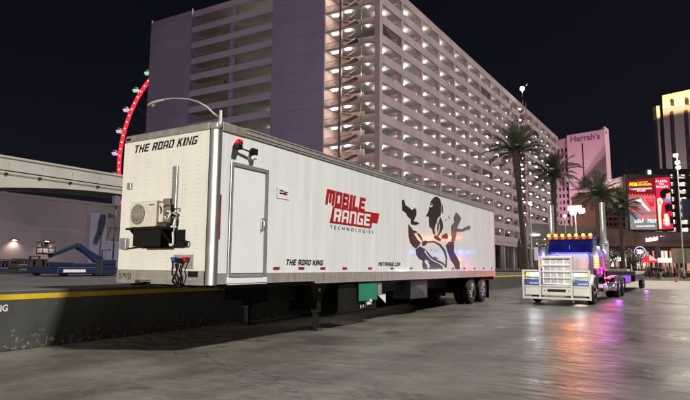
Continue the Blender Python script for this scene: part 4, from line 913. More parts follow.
# containers in front of the building
def dumpster(px, py, dep, L_, Wd, H_, label, m, nm='dumpster', cat='dumpster', lid=True, grp=None):
    p = spot(px, py, dep); t = thing(nm, label, cat, (p.x, p.y, DZ), R(0), grp)
    mb = MB(); mb.hexa([(-Wd / 2, -L_ / 2 + 0.1, 0.12), (Wd / 2 - 0.15, -L_ / 2 + 0.1, 0.12), (Wd / 2 - 0.15, L_ / 2 - 0.1, 0.12), (-Wd / 2, L_ / 2 - 0.1, 0.12), (-Wd / 2, -L_ / 2, H_), (Wd / 2, -L_ / 2, H_), (Wd / 2, L_ / 2, H_), (-Wd / 2, L_ / 2, H_)])
    for k in range(5):
        y = -L_ / 2 + (k + 0.5) * L_ / 5; mb.box(Wd / 2 - 0.1, Wd / 2 + 0.05, y - 0.05, y + 0.05, 0.2, H_ - 0.05)
    mb.build('bin', m, t, bevel=0.02)
    if lid: mb = MB(); mb.hexa([(-Wd / 2 - 0.05, -L_ / 2 - 0.04, H_ + 0.003), (Wd / 2 + 0.06, -L_ / 2 - 0.04, H_ + 0.003), (Wd / 2 + 0.06, L_ / 2 + 0.04, H_ + 0.003), (-Wd / 2 - 0.05, L_ / 2 + 0.04, H_ + 0.003), (-Wd / 2 - 0.05, -L_ / 2 - 0.04, H_ + 0.08), (Wd / 2 + 0.06, -L_ / 2 - 0.04, H_ + 0.05), (Wd / 2 + 0.06, L_ / 2 + 0.04, H_ + 0.05), (-Wd / 2 - 0.05, L_ / 2 + 0.04, H_ + 0.08)]); mb.build('lid', m, t)
    return t
BIN = dict(nm='storage_bin', cat='storage bin')
dumpster(-4, 277, 35, 2.4, 1.4, 0.62, 'brown lidded storage bin cut by the left edge of the photo', M['brown_box'], **BIN)
dumpster(14, 278, 36, 2.2, 1.4, 0.42, 'lowest brown storage bin, below the left wall lamp', M['brown_box'], **BIN)
dumpster(31, 277, 36, 1.5, 1.4, 0.66, 'tallest brown storage bin, standing between the two wall lamps', M['brown_box'], **BIN)
dumpster(43, 278, 37, 1.5, 1.4, 0.48, 'low brown storage bin below the right wall lamp', M['brown_box'], **BIN)
p = spot(103, 283, 19.5); cb = thing('tool_cabinet', 'dark upright tool cabinet standing between the blue lift and the trailer', 'cabinet', (p.x, p.y, DZ))
mb = MB(); mb.box(-0.4, 0, 0, 0.55, 0.06, 0.62); mb.build('body', M['lift_grey'], cb, bevel=0.02)
for z in (0.12, 0.30, 0.46): mb = MB(); mb.box(0, 0.015, 0.03, 0.52, z, z + 0.13); mb.build('drawer', M['lift_blue'], cb)
mb = MB(); mb.tube([(-0.2, 0.1, 0.62), (-0.2, 0.1, 0.95), (-0.15, 0.4, 0.98)], 0.03, 6); mb.build('hose_arm', M['lift_grey'], cb)
# pallet jack / utility cart
p = spot(26, 288, 22); ct = thing('utility_cart', 'small dark utility cart with upright mast beside the blue platform', 'cart', (p.x, p.y, DZ), R(0))
mb = MB(); mb.box(-0.5, 0.5, -0.5, 0.6, 0.08, 0.25); mb.box(-0.4, 0.4, -0.5, -0.1, 0.253, 0.42); mb.build('body', M['lift_grey'], ct, bevel=0.04)
mb = MB(); mb.box(0.3, 0.36, 0.3, 0.36, 0.25, 0.72); mb.box(-0.36, -0.3, 0.3, 0.36, 0.25, 0.72); mb.box(-0.38, 0.38, 0.29, 0.37, 0.72, 0.76); mb.build('mast', M['lift_grey'], ct)
p = spot(6, 287, 24); bp2 = thing('flat_platform', 'blue flat platform, darkened for shade, with side rail on the dock at far left', 'platform', (p.x, p.y, DZ))
mb = MB(); mb.box(-1.0, 0.8, -2.2, 1.2, 0.06, 0.26); mb.build('deck', M['lift_blue'], bp2, bevel=0.02)
mb = MB()
for k in range(6): mb.tube([(0.7, -2.0 + k * 0.6, 0.26), (0.7, -2.0 + k * 0.6, 0.55)], 0.02, 6)
mb.tube([(0.7, -2.1, 0.55), (0.7, 1.1, 0.55)], 0.022, 6); mb.build('side_rail', M['lift_grey'], bp2)

# ------------------------------------------------------------------ cobra head street lamp behind the trailer
M['pole_grey'] = mat('pole_grey', (0.30, 0.30, 0.29), 0.5, metal=0.3, var=0.15, scale=3)
M['lamp_shell'] = mat('lamp_shell', (0.30, 0.29, 0.26), 0.5, var=0.1, scale=6)
a_ = spot(219, 117, 14.5); b_ = spot(146, 108, 14.0)
cl = thing('street_lamp', 'unlit cobra head street lamp reaching over the front of the white trailer', 'street lamp', (a_.x, a_.y, DZ))
H = a_.z - DZ + 0.12
rel = lambda px, py, t: spot(px, py, 14.5 - 0.5 * t) - Vector((a_.x, a_.y, DZ))
mb = MB(); mb.tube([(0, 0, 0), (0, 0, H)], [0.08, 0.045], 12); mb.build('pole', M['pole_grey'], cl)
mb = MB(); mb.tube([rel(219, 121, 0), rel(212, 116, .1), rel(205, 109.5, .2), rel(196, 104.5, .35), rel(186, 102, .45), rel(172, 101.5, .65), rel(160, 103, .8)], [0.03, 0.028, 0.025, 0.023, 0.022, 0.021, 0.02], 8); mb.build('arm', M['pole_grey'], cl)
A = rel(163, 103.5, .78); B = rel(145.5, 108, 1.0); D_ = (B - A); L_ = D_.length; D_.normalize()
side = D_.cross(Vector((0, 0, 1))).normalized(); upv = side.cross(D_)
mb = MB(); vs = []; fs = []; n = 10
for (t, wv, hh, dz) in ((0, .035, .025, 0), (.12, .06, .04, 0.0), (.35, .10, .055, -.01), (.7, .12, .055, -.02), (.92, .09, .045, -.03), (1.0, .04, .025, -.04)):
    for k in range(n):
        q = 2 * math.pi * k / n; vs.append(A + D_ * (L_ * t) + side * (math.cos(q) * wv) + upv * (math.sin(q) * hh + dz))
for i in range(5):
    for k in range(n): fs.append((i * n + k, i * n + (k + 1) % n, (i + 1) * n + (k + 1) % n, (i + 1) * n + k))
fs.append(tuple(range(n))); fs.append(tuple(5 * n + k for k in range(n))); mb.add(vs, fs, 0, True); hd = mb.build('lamp_head', M['lamp_shell'], cl)
mb = MB(); cc = A + D_ * (L_ * .66) - upv * 0.09; mb.ball(cc + upv * 0.02, 0.085, 14, 0, 0.75); mb.build('lens', M['lamp_shell'], hd)

# ------------------------------------------------------------------ ferris wheel
FD = 456.0; hub = spot(179, 156, FD)
los = Vector((hub.x, hub.y, 0)).normalized(); perp = Vector((los.y, -los.x, 0))
pl_dir = (perp * 0.62 - los * 0.785).normalized()
fw = thing('ferris_wheel', 'giant red lit observation wheel with round cabins rising behind the garage', 'ferris wheel', (hub.x, hub.y, 0))
M['wheel_red'] = glow('wheel_red_light', (1.0, 0.02, 0.05), 1.15, (0.2, 0.01, 0.02))
M['wheel_dot'] = glow('wheel_warm_light', (1.0, 0.42, 0.08), 8)
M['pod_glass'] = mat('pod_glass', (0.10, 0.10, 0.12), 0.08, var=0.1, scale=1, coat=1)
M['pod_green'] = glow('pod_green_light', (0.25, 1.0, 0.55), 0.55)
M['pod_pink'] = glow('pod_pink_light', (1.0, 0.35, 0.8), 0.7)
M['pod_white'] = glow('pod_white_light', (0.95, 0.8, 0.95), 0.45)
M['wheel_steel'] = mat('wheel_steel', (0.12, 0.12, 0.13), 0.5, var=0.1)
hz = hub.z; RW = 87.0
def wp(ang, r): return Vector((0, 0, hz)) + pl_dir * (r * math.cos(ang)) + Vector((0, 0, 1)) * (r * math.sin(ang))
mb = MB(); mb.tube([wp(2 * math.pi * i / 96, RW) for i in range(97)], 1.8, 8, 0, False); mb.build('rim', M['wheel_red'], fw)
mb = MB(); hubn = pl_dir.cross(Vector((0, 0, 1))); mb.tube([Vector((0, 0, hz)) - hubn * 5, Vector((0, 0, hz)) + hubn * 5], 3.5, 16); mb.build('hub', M['wheel_steel'], fw)
for k in range(28):
    a = 2 * math.pi * k / 28
    mb = MB(); mb.tube([wp(a, 4), wp(a, RW - 2)], 0.035, 4); mb.build('spoke_cable', M['wheel_steel'], fw)
for s in (-1, 1):
    for q in (-1, 1):
        mb = MB(); mb.tube([Vector((0, 0, hz)) + hubn * (5 * s), pl_dir * (38 * q) + hubn * (16 * s)], 1.4, 8); mb.build('support_leg', M['wheel_steel'], fw)
for k in range(28):
    a = math.pi + R(6.43) + k * 2 * math.pi / 28
    c_ = wp(a, RW + 8.2)
    mb = MB(); mb.ball((0, 0, 0), 3.0, 14); pod = mb.build('cabin', M['pod_glass'], fw, loc=c_)
    k2 = 28 - k
    m_ = M['pod_pink'] if k < 2 or k2 in (1,) else (M['pod_white'] if k2 in (2, 3) else M['pod_green'])
    mb = MB(); mb.lathe([(-2.9, 0.001), (-2.65, 1.5), (-1.9, 2.4), (-0.9, 2.95), (0.0, 3.06)], (0, 0, 0), 'z', 14); mb.build('cabin_floor_light', m_, pod)
    mb = MB(); mb.tube([c_, wp(a, RW)], 0.5, 6); mb.build('cabin_mount', M['wheel_steel'], fw)
for k in range(84):
    a = 2 * math.pi * k / 84; 
    mb = MB(); mb.ball(wp(a, RW) - los * 1.9, 0.6, 8); mb.build('rim_light', M['wheel_dot'], fw)

# ------------------------------------------------------------------ palms
M['palm_trunk'] = mat('palm_trunk', (0.085, 0.06, 0.045), 0.9, var=0.45, scale=3, bump=0.6, bscale=5, stretch=(1, 1, 3))
M['palm_leaf'] = mat('palm_leaf', (0.04, 0.055, 0.024), 0.55, var=0.35, scale=0.8)
M['palm_leaf_warm'] = mat('palm_leaf_warm', (0.085, 0.085, 0.038), 0.55, var=0.35, scale=0.8)
M['palm_dry'] = mat('palm_dry', (0.10, 0.08, 0.045), 0.8, var=0.3, scale=1)
def palm(label, base, crown, rt, flen, nf, seed, warm=0.5, bulge=1.25, droop=1.0):
    rnd = random.Random(seed)
    t = thing('palm_tree', label, 'palm tree', base, 0, 'palm trees beside the lot')
    top = Vector(crown) - Vector(base)
    mb = MB(); pts = []; rr = []
    n = 46
    for i in range(n + 1):
        f = i / n
        p = Vector((top.x * f ** 1.3, top.y * f ** 1.3, top.z * f))
        r = rt * (1.12 - 0.12 * f) * (1.0 + (0.35 * math.exp(-f * 14)))
        if f > 0.72: r *= 1 + (bulge - 1) * math.sin(min(1, (f - 0.72) / 0.2) * math.pi / 2) * (1 if f < 0.95 else 0.8)
        r *= 1 + 0.045 * (1 if i % 2 else -1)
        pts.append(p); rr.append(r)
    mb.tube(pts, rr, 12); mb.build('trunk', M['palm_trunk'], t)
    mb = MB()
    for i in range(nf):
        az = i * 2.39996 + rnd.uniform(-0.2, 0.2); q = (i + 0.5) / nf
        el = R(86 - 92 * q ** 0.9 + rnd.uniform(-7, 7)); ln = flen * rnd.uniform(0.85, 1.1)
        dirh = Vector((math.cos(az), math.sin(az), 0)); p = top + dirh * 0.12; d = dirh * math.cos(el) + Vector((0, 0, math.sin(el)))
        ns = 22; prev = p; mi = 1 if rnd.random() < warm else 0
        if q > 0.93: mi = 2
        spine = [p]
        for k in range(ns):
            d = (d + Vector((0, 0, -0.042 * droop * (0.4 + 1.6 * k / ns)))).normalized(); prev = prev + d * (ln / ns); spine.append(prev.copy())
        mb.tube(spine[::3] + [spine[-1]] if (len(spine) - 1) % 3 else spine[::3], 0.022, 4, mi, False)
        for k in range(2, ns + 1):
            dd = (spine[k] - spine[k - 1]).normalized(); sd = dd.cross(Vector((0, 0, 1)))
            if sd.length < 0.05: sd = Vector((-dirh.y, dirh.x, 0))
            sd.normalize(); un = sd.cross(dd)
            f = k / ns; ll = flen * 0.17 * (0.35 + 1.1 * math.sin(min(1, f * 1.05) * math.pi * 0.80)) * rnd.uniform(0.8, 1.15)
            for s in (-1, 1):
                for h in (0, 0.5):
                    o_ = spine[k - 1].lerp(spine[k], h)
                    dv = (sd * s * 0.8 + dd * 0.75 + un * rnd.uniform(0.05, 0.4) - Vector((0, 0, 0.25 * droop * rnd.random()))).normalized()
                    wv = dd * 0.024
                    mb.add([o_ - wv, o_ + wv, o_ + dv * ll * 0.6 + wv * 0.9, o_ + dv * ll - Vector((0, 0, 0.06 * ll)), o_ + dv * ll * 0.6 - wv * 0.9], [(0, 1, 2, 3, 4)], mi)
    mb.build('crown', [M['palm_leaf'], M['palm_leaf_warm'], M['palm_dry']], t)
    mb = MB()
    for i in range(26):
        az = i * 2.4; dirh = Vector((math.cos(az), math.sin(az), 0)); r0 = rt * bulge
        a = top + Vector((0, 0, -0.55 + 0.5 * rnd.random())) + dirh * r0 * 0.9; b = a + dirh * 0.28 + Vector((0, 0, 0.35)); mb.beam(a, b, 0.08, 0.03)
    mb.build('cut_frond_stubs', M['palm_dry'], t)
    return t
def ground_at(px, dep, z):
    q = spot(px, 265, dep); return (q.x, q.y, z)
q = spot(514.5, 149, 46)
palm('tallest palm tree with a thick trunk, right of the white trailer', ground_at(527, 46, DZ), (q.x, q.y, q.z), 0.23, 2.65, 36, 5, 0.5, 1.4, 0.75)
q = spot(553, 173, 56)
palm('palm tree with greenish lit fronds above the truck roof lights', ground_at(557, 56, DZ), (q.x, q.y, q.z), 0.24, 2.8, 40, 9, 0.75, 1.2, 1.0)
q = spot(598, 193, 64)
palm('dark palm tree rising behind the chrome exhaust stack of the truck', ground_at(599, 64, GZ), (q.x, q.y, q.z), 0.24, 3.0, 46, 13, 0.1, 1.15, 1.0)
q = spot(620, 204, 70)
palm('palm tree with low spreading crown just left of the red screen', ground_at(625, 70, GZ), (q.x, q.y, q.z), 0.23, 2.8, 42, 17, 0.3, 1.15, 1.15)

# ------------------------------------------------------------------ lamps on poles
M['lamp_white'] = glow('street_lamp_lens', (1.0, 0.90, 0.68), 42)
M['lamp_cold'] = glow('street_lamp_cold_lens', (1.0, 0.97, 0.93), 26)
M['dark_pole'] = mat('dark_pole', (0.09, 0.09, 0.09), 0.6, var=0.2, scale=3)
def pole_lamp(label, top_px, top_py, dep, base_z, heads, m, r, energy, color, nm='street_lamp'):
    q = spot(top_px, top_py, dep)
    t = thing(nm, label, 'street lamp', (q.x, q.y, base_z)); Hh = q.z - base_z
    mb = MB(); mb.tube([(0, 0, 0), (0, 0, 0.6), (0, 0, 0.62), (0, 0, Hh)], [0.22, 0.22, 0.10, 0.065], 12); mb.build('pole', M['dark_pole'], t)
    for (dx, dz) in heads:
        c = _right * (dx * dep / CAM_F) + Vector((0, 0, Hh - dz * dep / CAM_F))
        mb = MB(); mb.tube([(0, 0, c.z), (c.x, c.y, c.z)], 0.03, 6); 
        mb.box(c.x - r, c.x + r, c.y - r, c.y + r, c.z + r * 0.75, c.z + r * 0.95); hd = mb.build('lamp_head', M['pole_grey'], t)
        mb = MB(); mb.ball(c, r, 12, 0, 0.8); mb.build('lamp_globe', m, hd)
    if energy: lamp('POINT', 'lamp_light', (0, 0, Hh - 0.5), energy, color, t, 0.3)
    return t
pole_lamp('bright four headed street lamp on a pole above the truck cab', 575, 203, 58, 0, [(-4, 1.5), (3.5, 1.0), (-2.0, 5.5), (6.5, 4.0)], M['lamp_white'], 0.33, 900, (1.0, 0.86, 0.62))
pole_lamp('street lamp with three stacked cold lights in front of the lit decks at right', 675.5, 147, 78, 0, [(-1, 2.5), (0.5, 10), (1.0, 15)], M['lamp_cold'], 0.30, 4500, (1.0, 0.93, 0.82))
pole_lamp('small round lamp on a thin pole before the garage, left of the truck stack', 530, 198, 66, DZ, [(0, 2)], M['lamp_cold'], 0.2, 0, (1, 0.95, 0.85))
pole_lamp('dim single lamp on a pole just left of the bright street lamp', 565, 211, 80, 0, [(0, 1)], M['lamp_cold'], 0.2, 0, (1, 0.95, 0.85))
q = spot(516.5, 86, 151)
rl = thing('roof_light_mast', 'single bright lamp on a short mast standing on the garage roof edge', 'lamp mast', (q.x + 1.0, q.y, 49.3))
mb = MB(); mb.tube([(0, 0, 0), (0, 0, q.z - 49.6)], 0.10, 8); mb.build('mast', M['pole_grey'], rl)
mb = MB(); mb.ball((0, 0, q.z - 49.3), 0.62, 12); mb.build('lamp_globe', M['lamp_cold'], rl)
mb = MB(); mb.tube([(0, 0, 2.6), (1.2, 0, 3.4)], 0.06, 6); mb.ball((1.3, 0, 3.5), 0.3, 8); mb.build('camera_arm', M['pole_grey'], rl)

# ------------------------------------------------------------------ far towers and street buildings
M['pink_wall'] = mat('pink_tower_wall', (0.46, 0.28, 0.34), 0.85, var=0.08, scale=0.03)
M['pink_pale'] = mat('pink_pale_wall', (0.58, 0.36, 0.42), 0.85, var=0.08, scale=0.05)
M['window_dark'] = mat('dark_window', (0.03, 0.02, 0.028), 0.2, var=0.5, scale=0.6)
M['sign_purple'] = mat('sign_plum', (0.16, 0.05, 0.13), 0.6, var=0.1, scale=1)
M['salmon'] = mat('salmon_wall', (0.30, 0.125, 0.095), 0.85, var=0.15, scale=0.1)
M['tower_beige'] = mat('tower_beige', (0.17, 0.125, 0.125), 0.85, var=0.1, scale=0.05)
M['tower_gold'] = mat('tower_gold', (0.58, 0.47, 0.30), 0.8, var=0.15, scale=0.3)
M['shop_brown'] = mat('shop_brown', (0.15, 0.085, 0.075), 0.8, var=0.3, scale=0.4)
M['shop_glass'] = glow('shop_window', (1.0, 0.48, 0.38), 0.42, (0.3, 0.18, 0.15))
M['shop_glass_b'] = glow('shop_window_pale', (1.0, 0.82, 0.66), 0.7, (0.3, 0.25, 0.2))
M['sign_white'] = glow('sign_white', (1.0, 0.93, 0.98), 2.4)
M['deck_lamp'] = glow('deck_lamp', (1.0, 0.86, 0.72), 14)
M['deck_light'] = mat('deck_wall', (0.55, 0.48, 0.42), 0.8, var=0.25, scale=0.2)
M['deck_frame'] = mat('deck_frame', (0.035, 0.03, 0.034), 0.85, var=0.3, scale=0.3)
M['dark_frame'] = mat('dark_frame', (0.10, 0.085, 0.095), 0.8, var=0.3, scale=0.3)
M['bluegrey'] = mat('bluegrey_panel', (0.10, 0.12, 0.22), 0.6, var=0.1, scale=0.3)
def facing(px, dep, z=GZ):
    """a building site: its place and the turn that squares it to the street we look along"""
    q = spot(px, 262, dep); return (q.x, q.y, z)
ZR_ = CAM_YAW
def lat(px, py, dep, org): return (spot(px, py, dep) - Vector(org)).dot(_right)
def hw(px0, px1, dep): return abs(px1 - px0) * dep / CAM_F
def zz(py, dep, px=640): return spot(px, py, dep).z
# pink hotel tower
HD = 250; hp = facing(585, HD); kx = HD / CAM_F
ht = thing('hotel_tower', 'tall pink slab hotel tower with purple rooftop name sign', 'hotel tower', hp, ZR_)
top = zz(131.5, HD, 575); x = lambda px: lat(px, 160, HD, hp)
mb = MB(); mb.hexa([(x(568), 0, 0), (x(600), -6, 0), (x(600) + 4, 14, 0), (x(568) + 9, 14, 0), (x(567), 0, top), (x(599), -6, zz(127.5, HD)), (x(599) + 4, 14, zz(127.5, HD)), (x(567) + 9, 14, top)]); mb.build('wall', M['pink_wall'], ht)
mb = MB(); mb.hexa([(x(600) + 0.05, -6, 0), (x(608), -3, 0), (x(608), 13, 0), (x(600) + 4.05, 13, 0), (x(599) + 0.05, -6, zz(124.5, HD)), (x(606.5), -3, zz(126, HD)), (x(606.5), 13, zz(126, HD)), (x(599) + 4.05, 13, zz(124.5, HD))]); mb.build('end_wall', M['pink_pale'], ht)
mb = MB(); mb.beam((x(580.7), -2.6, 10), (x(580), -2.55, zz(140, HD)), 0.4, 0.5); mb.build('facade_joint', M['window_dark'], ht)
mb = MB(); lettering(mb, "Harrah's", (x(570), -0.28 - 0.4, zz(138.2, HD)), (1, -6 / (x(600) - x(568)), 0.055), (0, 0, 1), 25.5 * kx, 6.8 * kx, bold=0.03); mb.build('name_sign', M['sign_purple'], ht)
mb = MB(); mb.box(x(601), x(602), -5.3, -2, zz(131, HD), zz(129, HD)); mb.build('wall_vent', M['window_dark'], ht)
HD2 = 262; k2 = HD2 / CAM_F; t2 = zz(139, HD2, 560); x2 = lambda px: lat(px, 165, HD2, hp)
mb = MB(); mb.hexa([(x2(548), 14, 0), (x2(568), 6, 0), (x2(568) + 6, 24, 0), (x2(548) + 8, 24, 0), (x2(548), 14, t2), (x2(568), 6, t2 + 2), (x2(568) + 6, 24, t2 + 2), (x2(548) + 8, 24, t2)]); mb.build('window_wing', M['pink_wall'], ht)
nw = 0
for r in range(17):
    for c in range(5):
        xx = x2(554.5 + c * 2.75); z = t2 - 3.6 - r * 3.15; yy = 14 - (xx - x2(548)) / (x2(568) - x2(548)) * 8 - 0.15
        mb = MB(); mb.box(xx - 0.42, xx + 0.42, yy - 0.1, yy + 0.3, z - 1.7, z); mb.build('window', M['window_dark'], ht)
for xx in (-23, -19):
    lamp('SPOT', 'facade_floodlight', (xx, -50, 14), 70000, (1.0, 0.70, 0.80), ht, 1.0, (2 - xx, 50, 22), 110, 1.0)
# salmon mid rise
SD = 150; sp_ = facing(613, SD); ks = SD / CAM_F
sb = thing('midrise_building', 'salmon coloured flat roofed midrise with small dark windows behind the palms', 'building', sp_, ZR_)
mb = MB(); mb.box(lat(603, 215, SD, sp_), lat(628, 215, SD, sp_), 0, 20, 0, zz(186, SD)); mb.box(lat(603, 215, SD, sp_) - 0.3, lat(628, 215, SD, sp_) + 0.3, -0.3, 20, zz(186, SD), zz(183.5, SD)); mb.build('wall', M['salmon'], sb)
for r in range(10):
    for c in range(5):
        xx = lat(606.5 + c * 4.3, 215, SD, sp_); z = zz(191 + r * 5.4, SD)
        mb = MB(); mb.box(xx - 0.42, xx + 0.42, -0.1, 0.2, z - 0.85, z); mb.build('window', M['window_dark'], sb)
# far gold crowned tower
VD = 330; vp_ = facing(675, VD); kv = VD / CAM_F; xv = lambda px: lat(px, 115, VD, vp_)
vt = thing('casino_tower', 'tall beige hotel tower with floodlit golden arcaded crown at the right edge', 'hotel tower', vp_, ZR_)
zt = zz(103, VD, 675)
mb = MB(); mb.hexa([(xv(662), 0, 0), (xv(712), -12, 0), (xv(712), 20, 0), (xv(662) + 14, 20, 0), (xv(662), 0, zt), (xv(712), -12, zt + 4), (xv(712), 20, zt + 4), (xv(662) + 14, 20, zt)]); mb.build('wall', M['tower_beige'], vt)
mb = MB(); mb.box(xv(658.5), xv(662) - 0.05, 3, 6, 0, zz(112, VD)); mb.build('side_wall', M['tower_beige'], vt)
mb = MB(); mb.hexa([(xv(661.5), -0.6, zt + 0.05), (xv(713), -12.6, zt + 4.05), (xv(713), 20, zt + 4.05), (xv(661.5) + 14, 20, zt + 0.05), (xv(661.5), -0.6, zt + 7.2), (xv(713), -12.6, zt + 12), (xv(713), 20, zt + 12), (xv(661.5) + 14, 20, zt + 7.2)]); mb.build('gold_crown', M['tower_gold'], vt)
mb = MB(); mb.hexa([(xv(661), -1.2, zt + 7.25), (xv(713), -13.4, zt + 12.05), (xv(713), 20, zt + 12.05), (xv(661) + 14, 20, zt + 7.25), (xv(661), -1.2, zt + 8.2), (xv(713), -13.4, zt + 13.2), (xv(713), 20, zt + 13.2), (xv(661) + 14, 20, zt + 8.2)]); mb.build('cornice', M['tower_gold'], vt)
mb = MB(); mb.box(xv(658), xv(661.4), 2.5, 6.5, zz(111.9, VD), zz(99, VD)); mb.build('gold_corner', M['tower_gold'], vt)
for c, px in enumerate((669.5, 681, 692)):
    fy = -(px - 662) / 50 * 12 - 0.15
    def arch(z0, z1, hw_, y_):
        pts = [(-hw_, z0), (hw_, z0), (hw_, z1)] + [(hw_ * math.cos(a), z1 + hw_ * math.sin(a)) for a in [math.pi * i / 8 for i in range(1, 8)]] + [(-hw_, z1)]
        return [(xv(px) + a, y_, b) for a, b in pts]
    mb = MB(); mb.prism(arch(10, zt - 3.2, 1.35, fy), (0, -0.1, 0)); mb.build('tall_window', M['window_dark'], vt)
    mb = MB(); mb.prism(arch(zt + 1.0, zt + 4.2, 1.2, fy - 0.8), (0, -0.1, 0)); mb.build('crown_arch', M['window_dark'], vt)
for k in range(6):
    lamp('SPOT', 'crown_uplight', (xv(658 + k * 9.5), -9 - 2.2 * k, zt - 6 + 0.6 * k), 15000, (1.0, 0.70, 0.30), vt, 0.4, (0, 0.62, 0.9), 110, 0.6)
lamp('SPOT', 'tower_floodlight', (xv(690), -75, 3), 330000, (1.0, 0.92, 0.95), vt, 1.0, (0.05, 0.78, 0.62), 80, 0.6)
# right hand lit parking decks
PD = 200; pp_ = facing(655, PD); kp = PD / CAM_F; xp = lambda px: lat(px, 200, PD, pp_)
pk = thing('parking_structure', 'dark framed parking structure with brightly lit deck bays behind the red screen', 'garage', pp_, ZR_)
mb = MB(); mb.box(xp(627), xp(760), 3.2, 40, 0, zz(170, PD)); mb.build('deck_walls', M['deck_light'], pk)
for i in range(12):
    z = zz(167 + i * 7.6, PD); mb = MB(); mb.box(xp(626.5), xp(761), 0, 0.4, z - 0.75, z + 0.65); mb.build('deck_parapet', M['deck_frame'], pk)
for i in range(12):
    z = zz(167 + i * 7.6, PD); mb = MB()
    for k in range(2, 10): mb.box(xp(641 + k * 12.3) - 1.6, xp(641 + k * 12.3) + 1.6, 1.0, 1.3, z - 0.72, z - 0.62)
    mb.build('deck_lamp_row', M['deck_lamp'], pk)
for px in (627.5, 640, 652, 664, 677.5, 690, 703, 716, 730, 745, 759):
    mb = MB(); mb.box(xp(px) - 0.75, xp(px) + 0.75, -0.05, 0.9, 0, zz(164, PD)); mb.build('column', M['deck_frame'], pk)
mb = MB(); mb.box(xp(626.5), xp(761), 0.0, 0.6, zz(165.5, PD), zz(163.3, PD)); mb.build('roof_parapet', M['deck_frame'], pk)
mb = MB(); mb.box(xp(651) - 0.5, xp(651) + 0.5, -0.4, -0.1, zz(169.5, PD), zz(165, PD)); mb.build('roof_lamp', M['sign_white'], pk)
mb = MB(); mb.box(xp(627), xp(628), 0, 0.4, zz(170, PD), zz(153, PD)); mb.build('antenna', M['deck_frame'], pk)
# blue grey panel
q = spot(690, 202, 150); bpnl = thing('blank_sign', 'plain blue grey sign panel cut by the right edge of the photo', 'sign', (q.x, q.y, 0), ZR_)
mb = MB(); mb.box(-1.9, 6, 0, 0.6, zz(213, 150), zz(193, 150)); mb.build('panel', M['bluegrey'], bpnl)
mb = MB(); mb.box(3.5, 4.1, 0.1, 0.5, 0, zz(213, 150)); mb.build('post', M['dark_frame'], bpnl)
# billboard
BD = 140; bp_ = facing(650, BD); kb = BD / CAM_F; xb = lambda px: lat(px, 198, BD, bp_); zb = lambda py: zz(py, BD, 650)
S_ = {}
for nm, c, st in (('scr_darkred', (0.24, 0.008, 0.018), .8), ('scr_red', (0.80, 0.02, 0.06), .8), ('scr_coral', (0.85, 0.16, 0.17), .75), ('scr_pink', (0.42, 0.20, 0.24), .8), ('scr_grey', (0.22, 0.23, 0.26), .8), ('scr_gold', (1.0, 0.72, 0.05), 1.0),
                  ('scr_white', (1.0, 0.86, 0.80), .95), ('scr_cream', (1.0, 0.78, 0.55), .9), ('scr_black', (0.012, 0.010, 0.014), .6), ('scr_blue', (0.05, 0.30, 0.85), .9), ('scr_tan', (0.75, 0.45, 0.33), .8), ('scr_orange', (1, .12, .07), .8)):
    S_[nm] = glow(nm, c, st, tuple(x_ * 0.05 for x_ in c))
SN = list(S_)
bb = thing('video_billboard', 'large bright red video billboard with two screens above the street shops', 'billboard', bp_, ZR_)
mb = MB(); mb.box(xb(627), xb(672.5), 0.02, 1.2, zb(225.5), zb(169)); mb.build('frame', M['dark_frame'], bb)
for px in (634, 665): mb = MB(); mb.box(xb(px) - 0.3, xb(px) + 0.3, 0.3, 0.9, 0, zb(225.5)); mb.build('post', M['dark_frame'], bb)
def panel(name, items, parent):
    mb = MB()
    for j, (mn, pts) in enumerate(items):
        mb.prism([(xb(a), -0.01 - 0.004 * j, zb(b)) for a, b in pts], (0, 0.003, 0), SN.index(mn))
    return mb.build(name, list(S_.values()), parent)
rc = lambda a, b, c, d: [(a, b), (c, b), (c, d), (a, d)]
rnd = random.Random(4)
it = [('scr_darkred', [(628, 175.5), (655.8, 172.5), (655.8, 224), (629.5, 224.5)]), ('scr_pink', rc(628.3, 191, 655.8, 207.5)), ('scr_grey', rc(629, 207.8, 655.8, 224.2))]
for k in range(9): it.append(('scr_orange', [(628.5 + k * 3, 190.8), (630 + k * 3, 188.3), (631.5 + k * 3, 190.8)]))
it += [('scr_coral', [(629, 202), (634, 199.5), (638, 202), (641, 207), (630, 207)]), ('scr_coral', [(640, 192), (655.5, 191.5), (655.5, 206.5), (649, 206), (644, 199)]), ('scr_coral', [(637, 210), (655.5, 209), (655.5, 212), (640, 214)]),
       ('scr_red', [(646, 193.5), (654, 193), (654, 201), (650, 202)]), ('scr_coral', [(647.5, 194.5), (653, 194), (653, 196), (649, 197)]), ('scr_white', [(636, 193.5), (641.5, 192.5), (642, 195.5), (650, 205.5), (647.5, 206), (640, 197.5), (636, 195.5)])]
it += [('scr_gold', [(629.8 + 0, 181), (630.8, 177.3), (632, 177.3), (632.2, 179), (633.3, 177.2), (634.5, 177.2), (634, 181), (633, 181), (633.3, 179), (632, 181), (631.6, 179), (630.9, 181)]),
       ('scr_gold', [(634.6, 181), (635.3, 177.2), (636.4, 177.1), (636.2, 178.6), (637.6, 177), (638, 178), (636.9, 179.2), (637.6, 180.9), (636.4, 180.9), (636, 179.6), (635.7, 181)])]
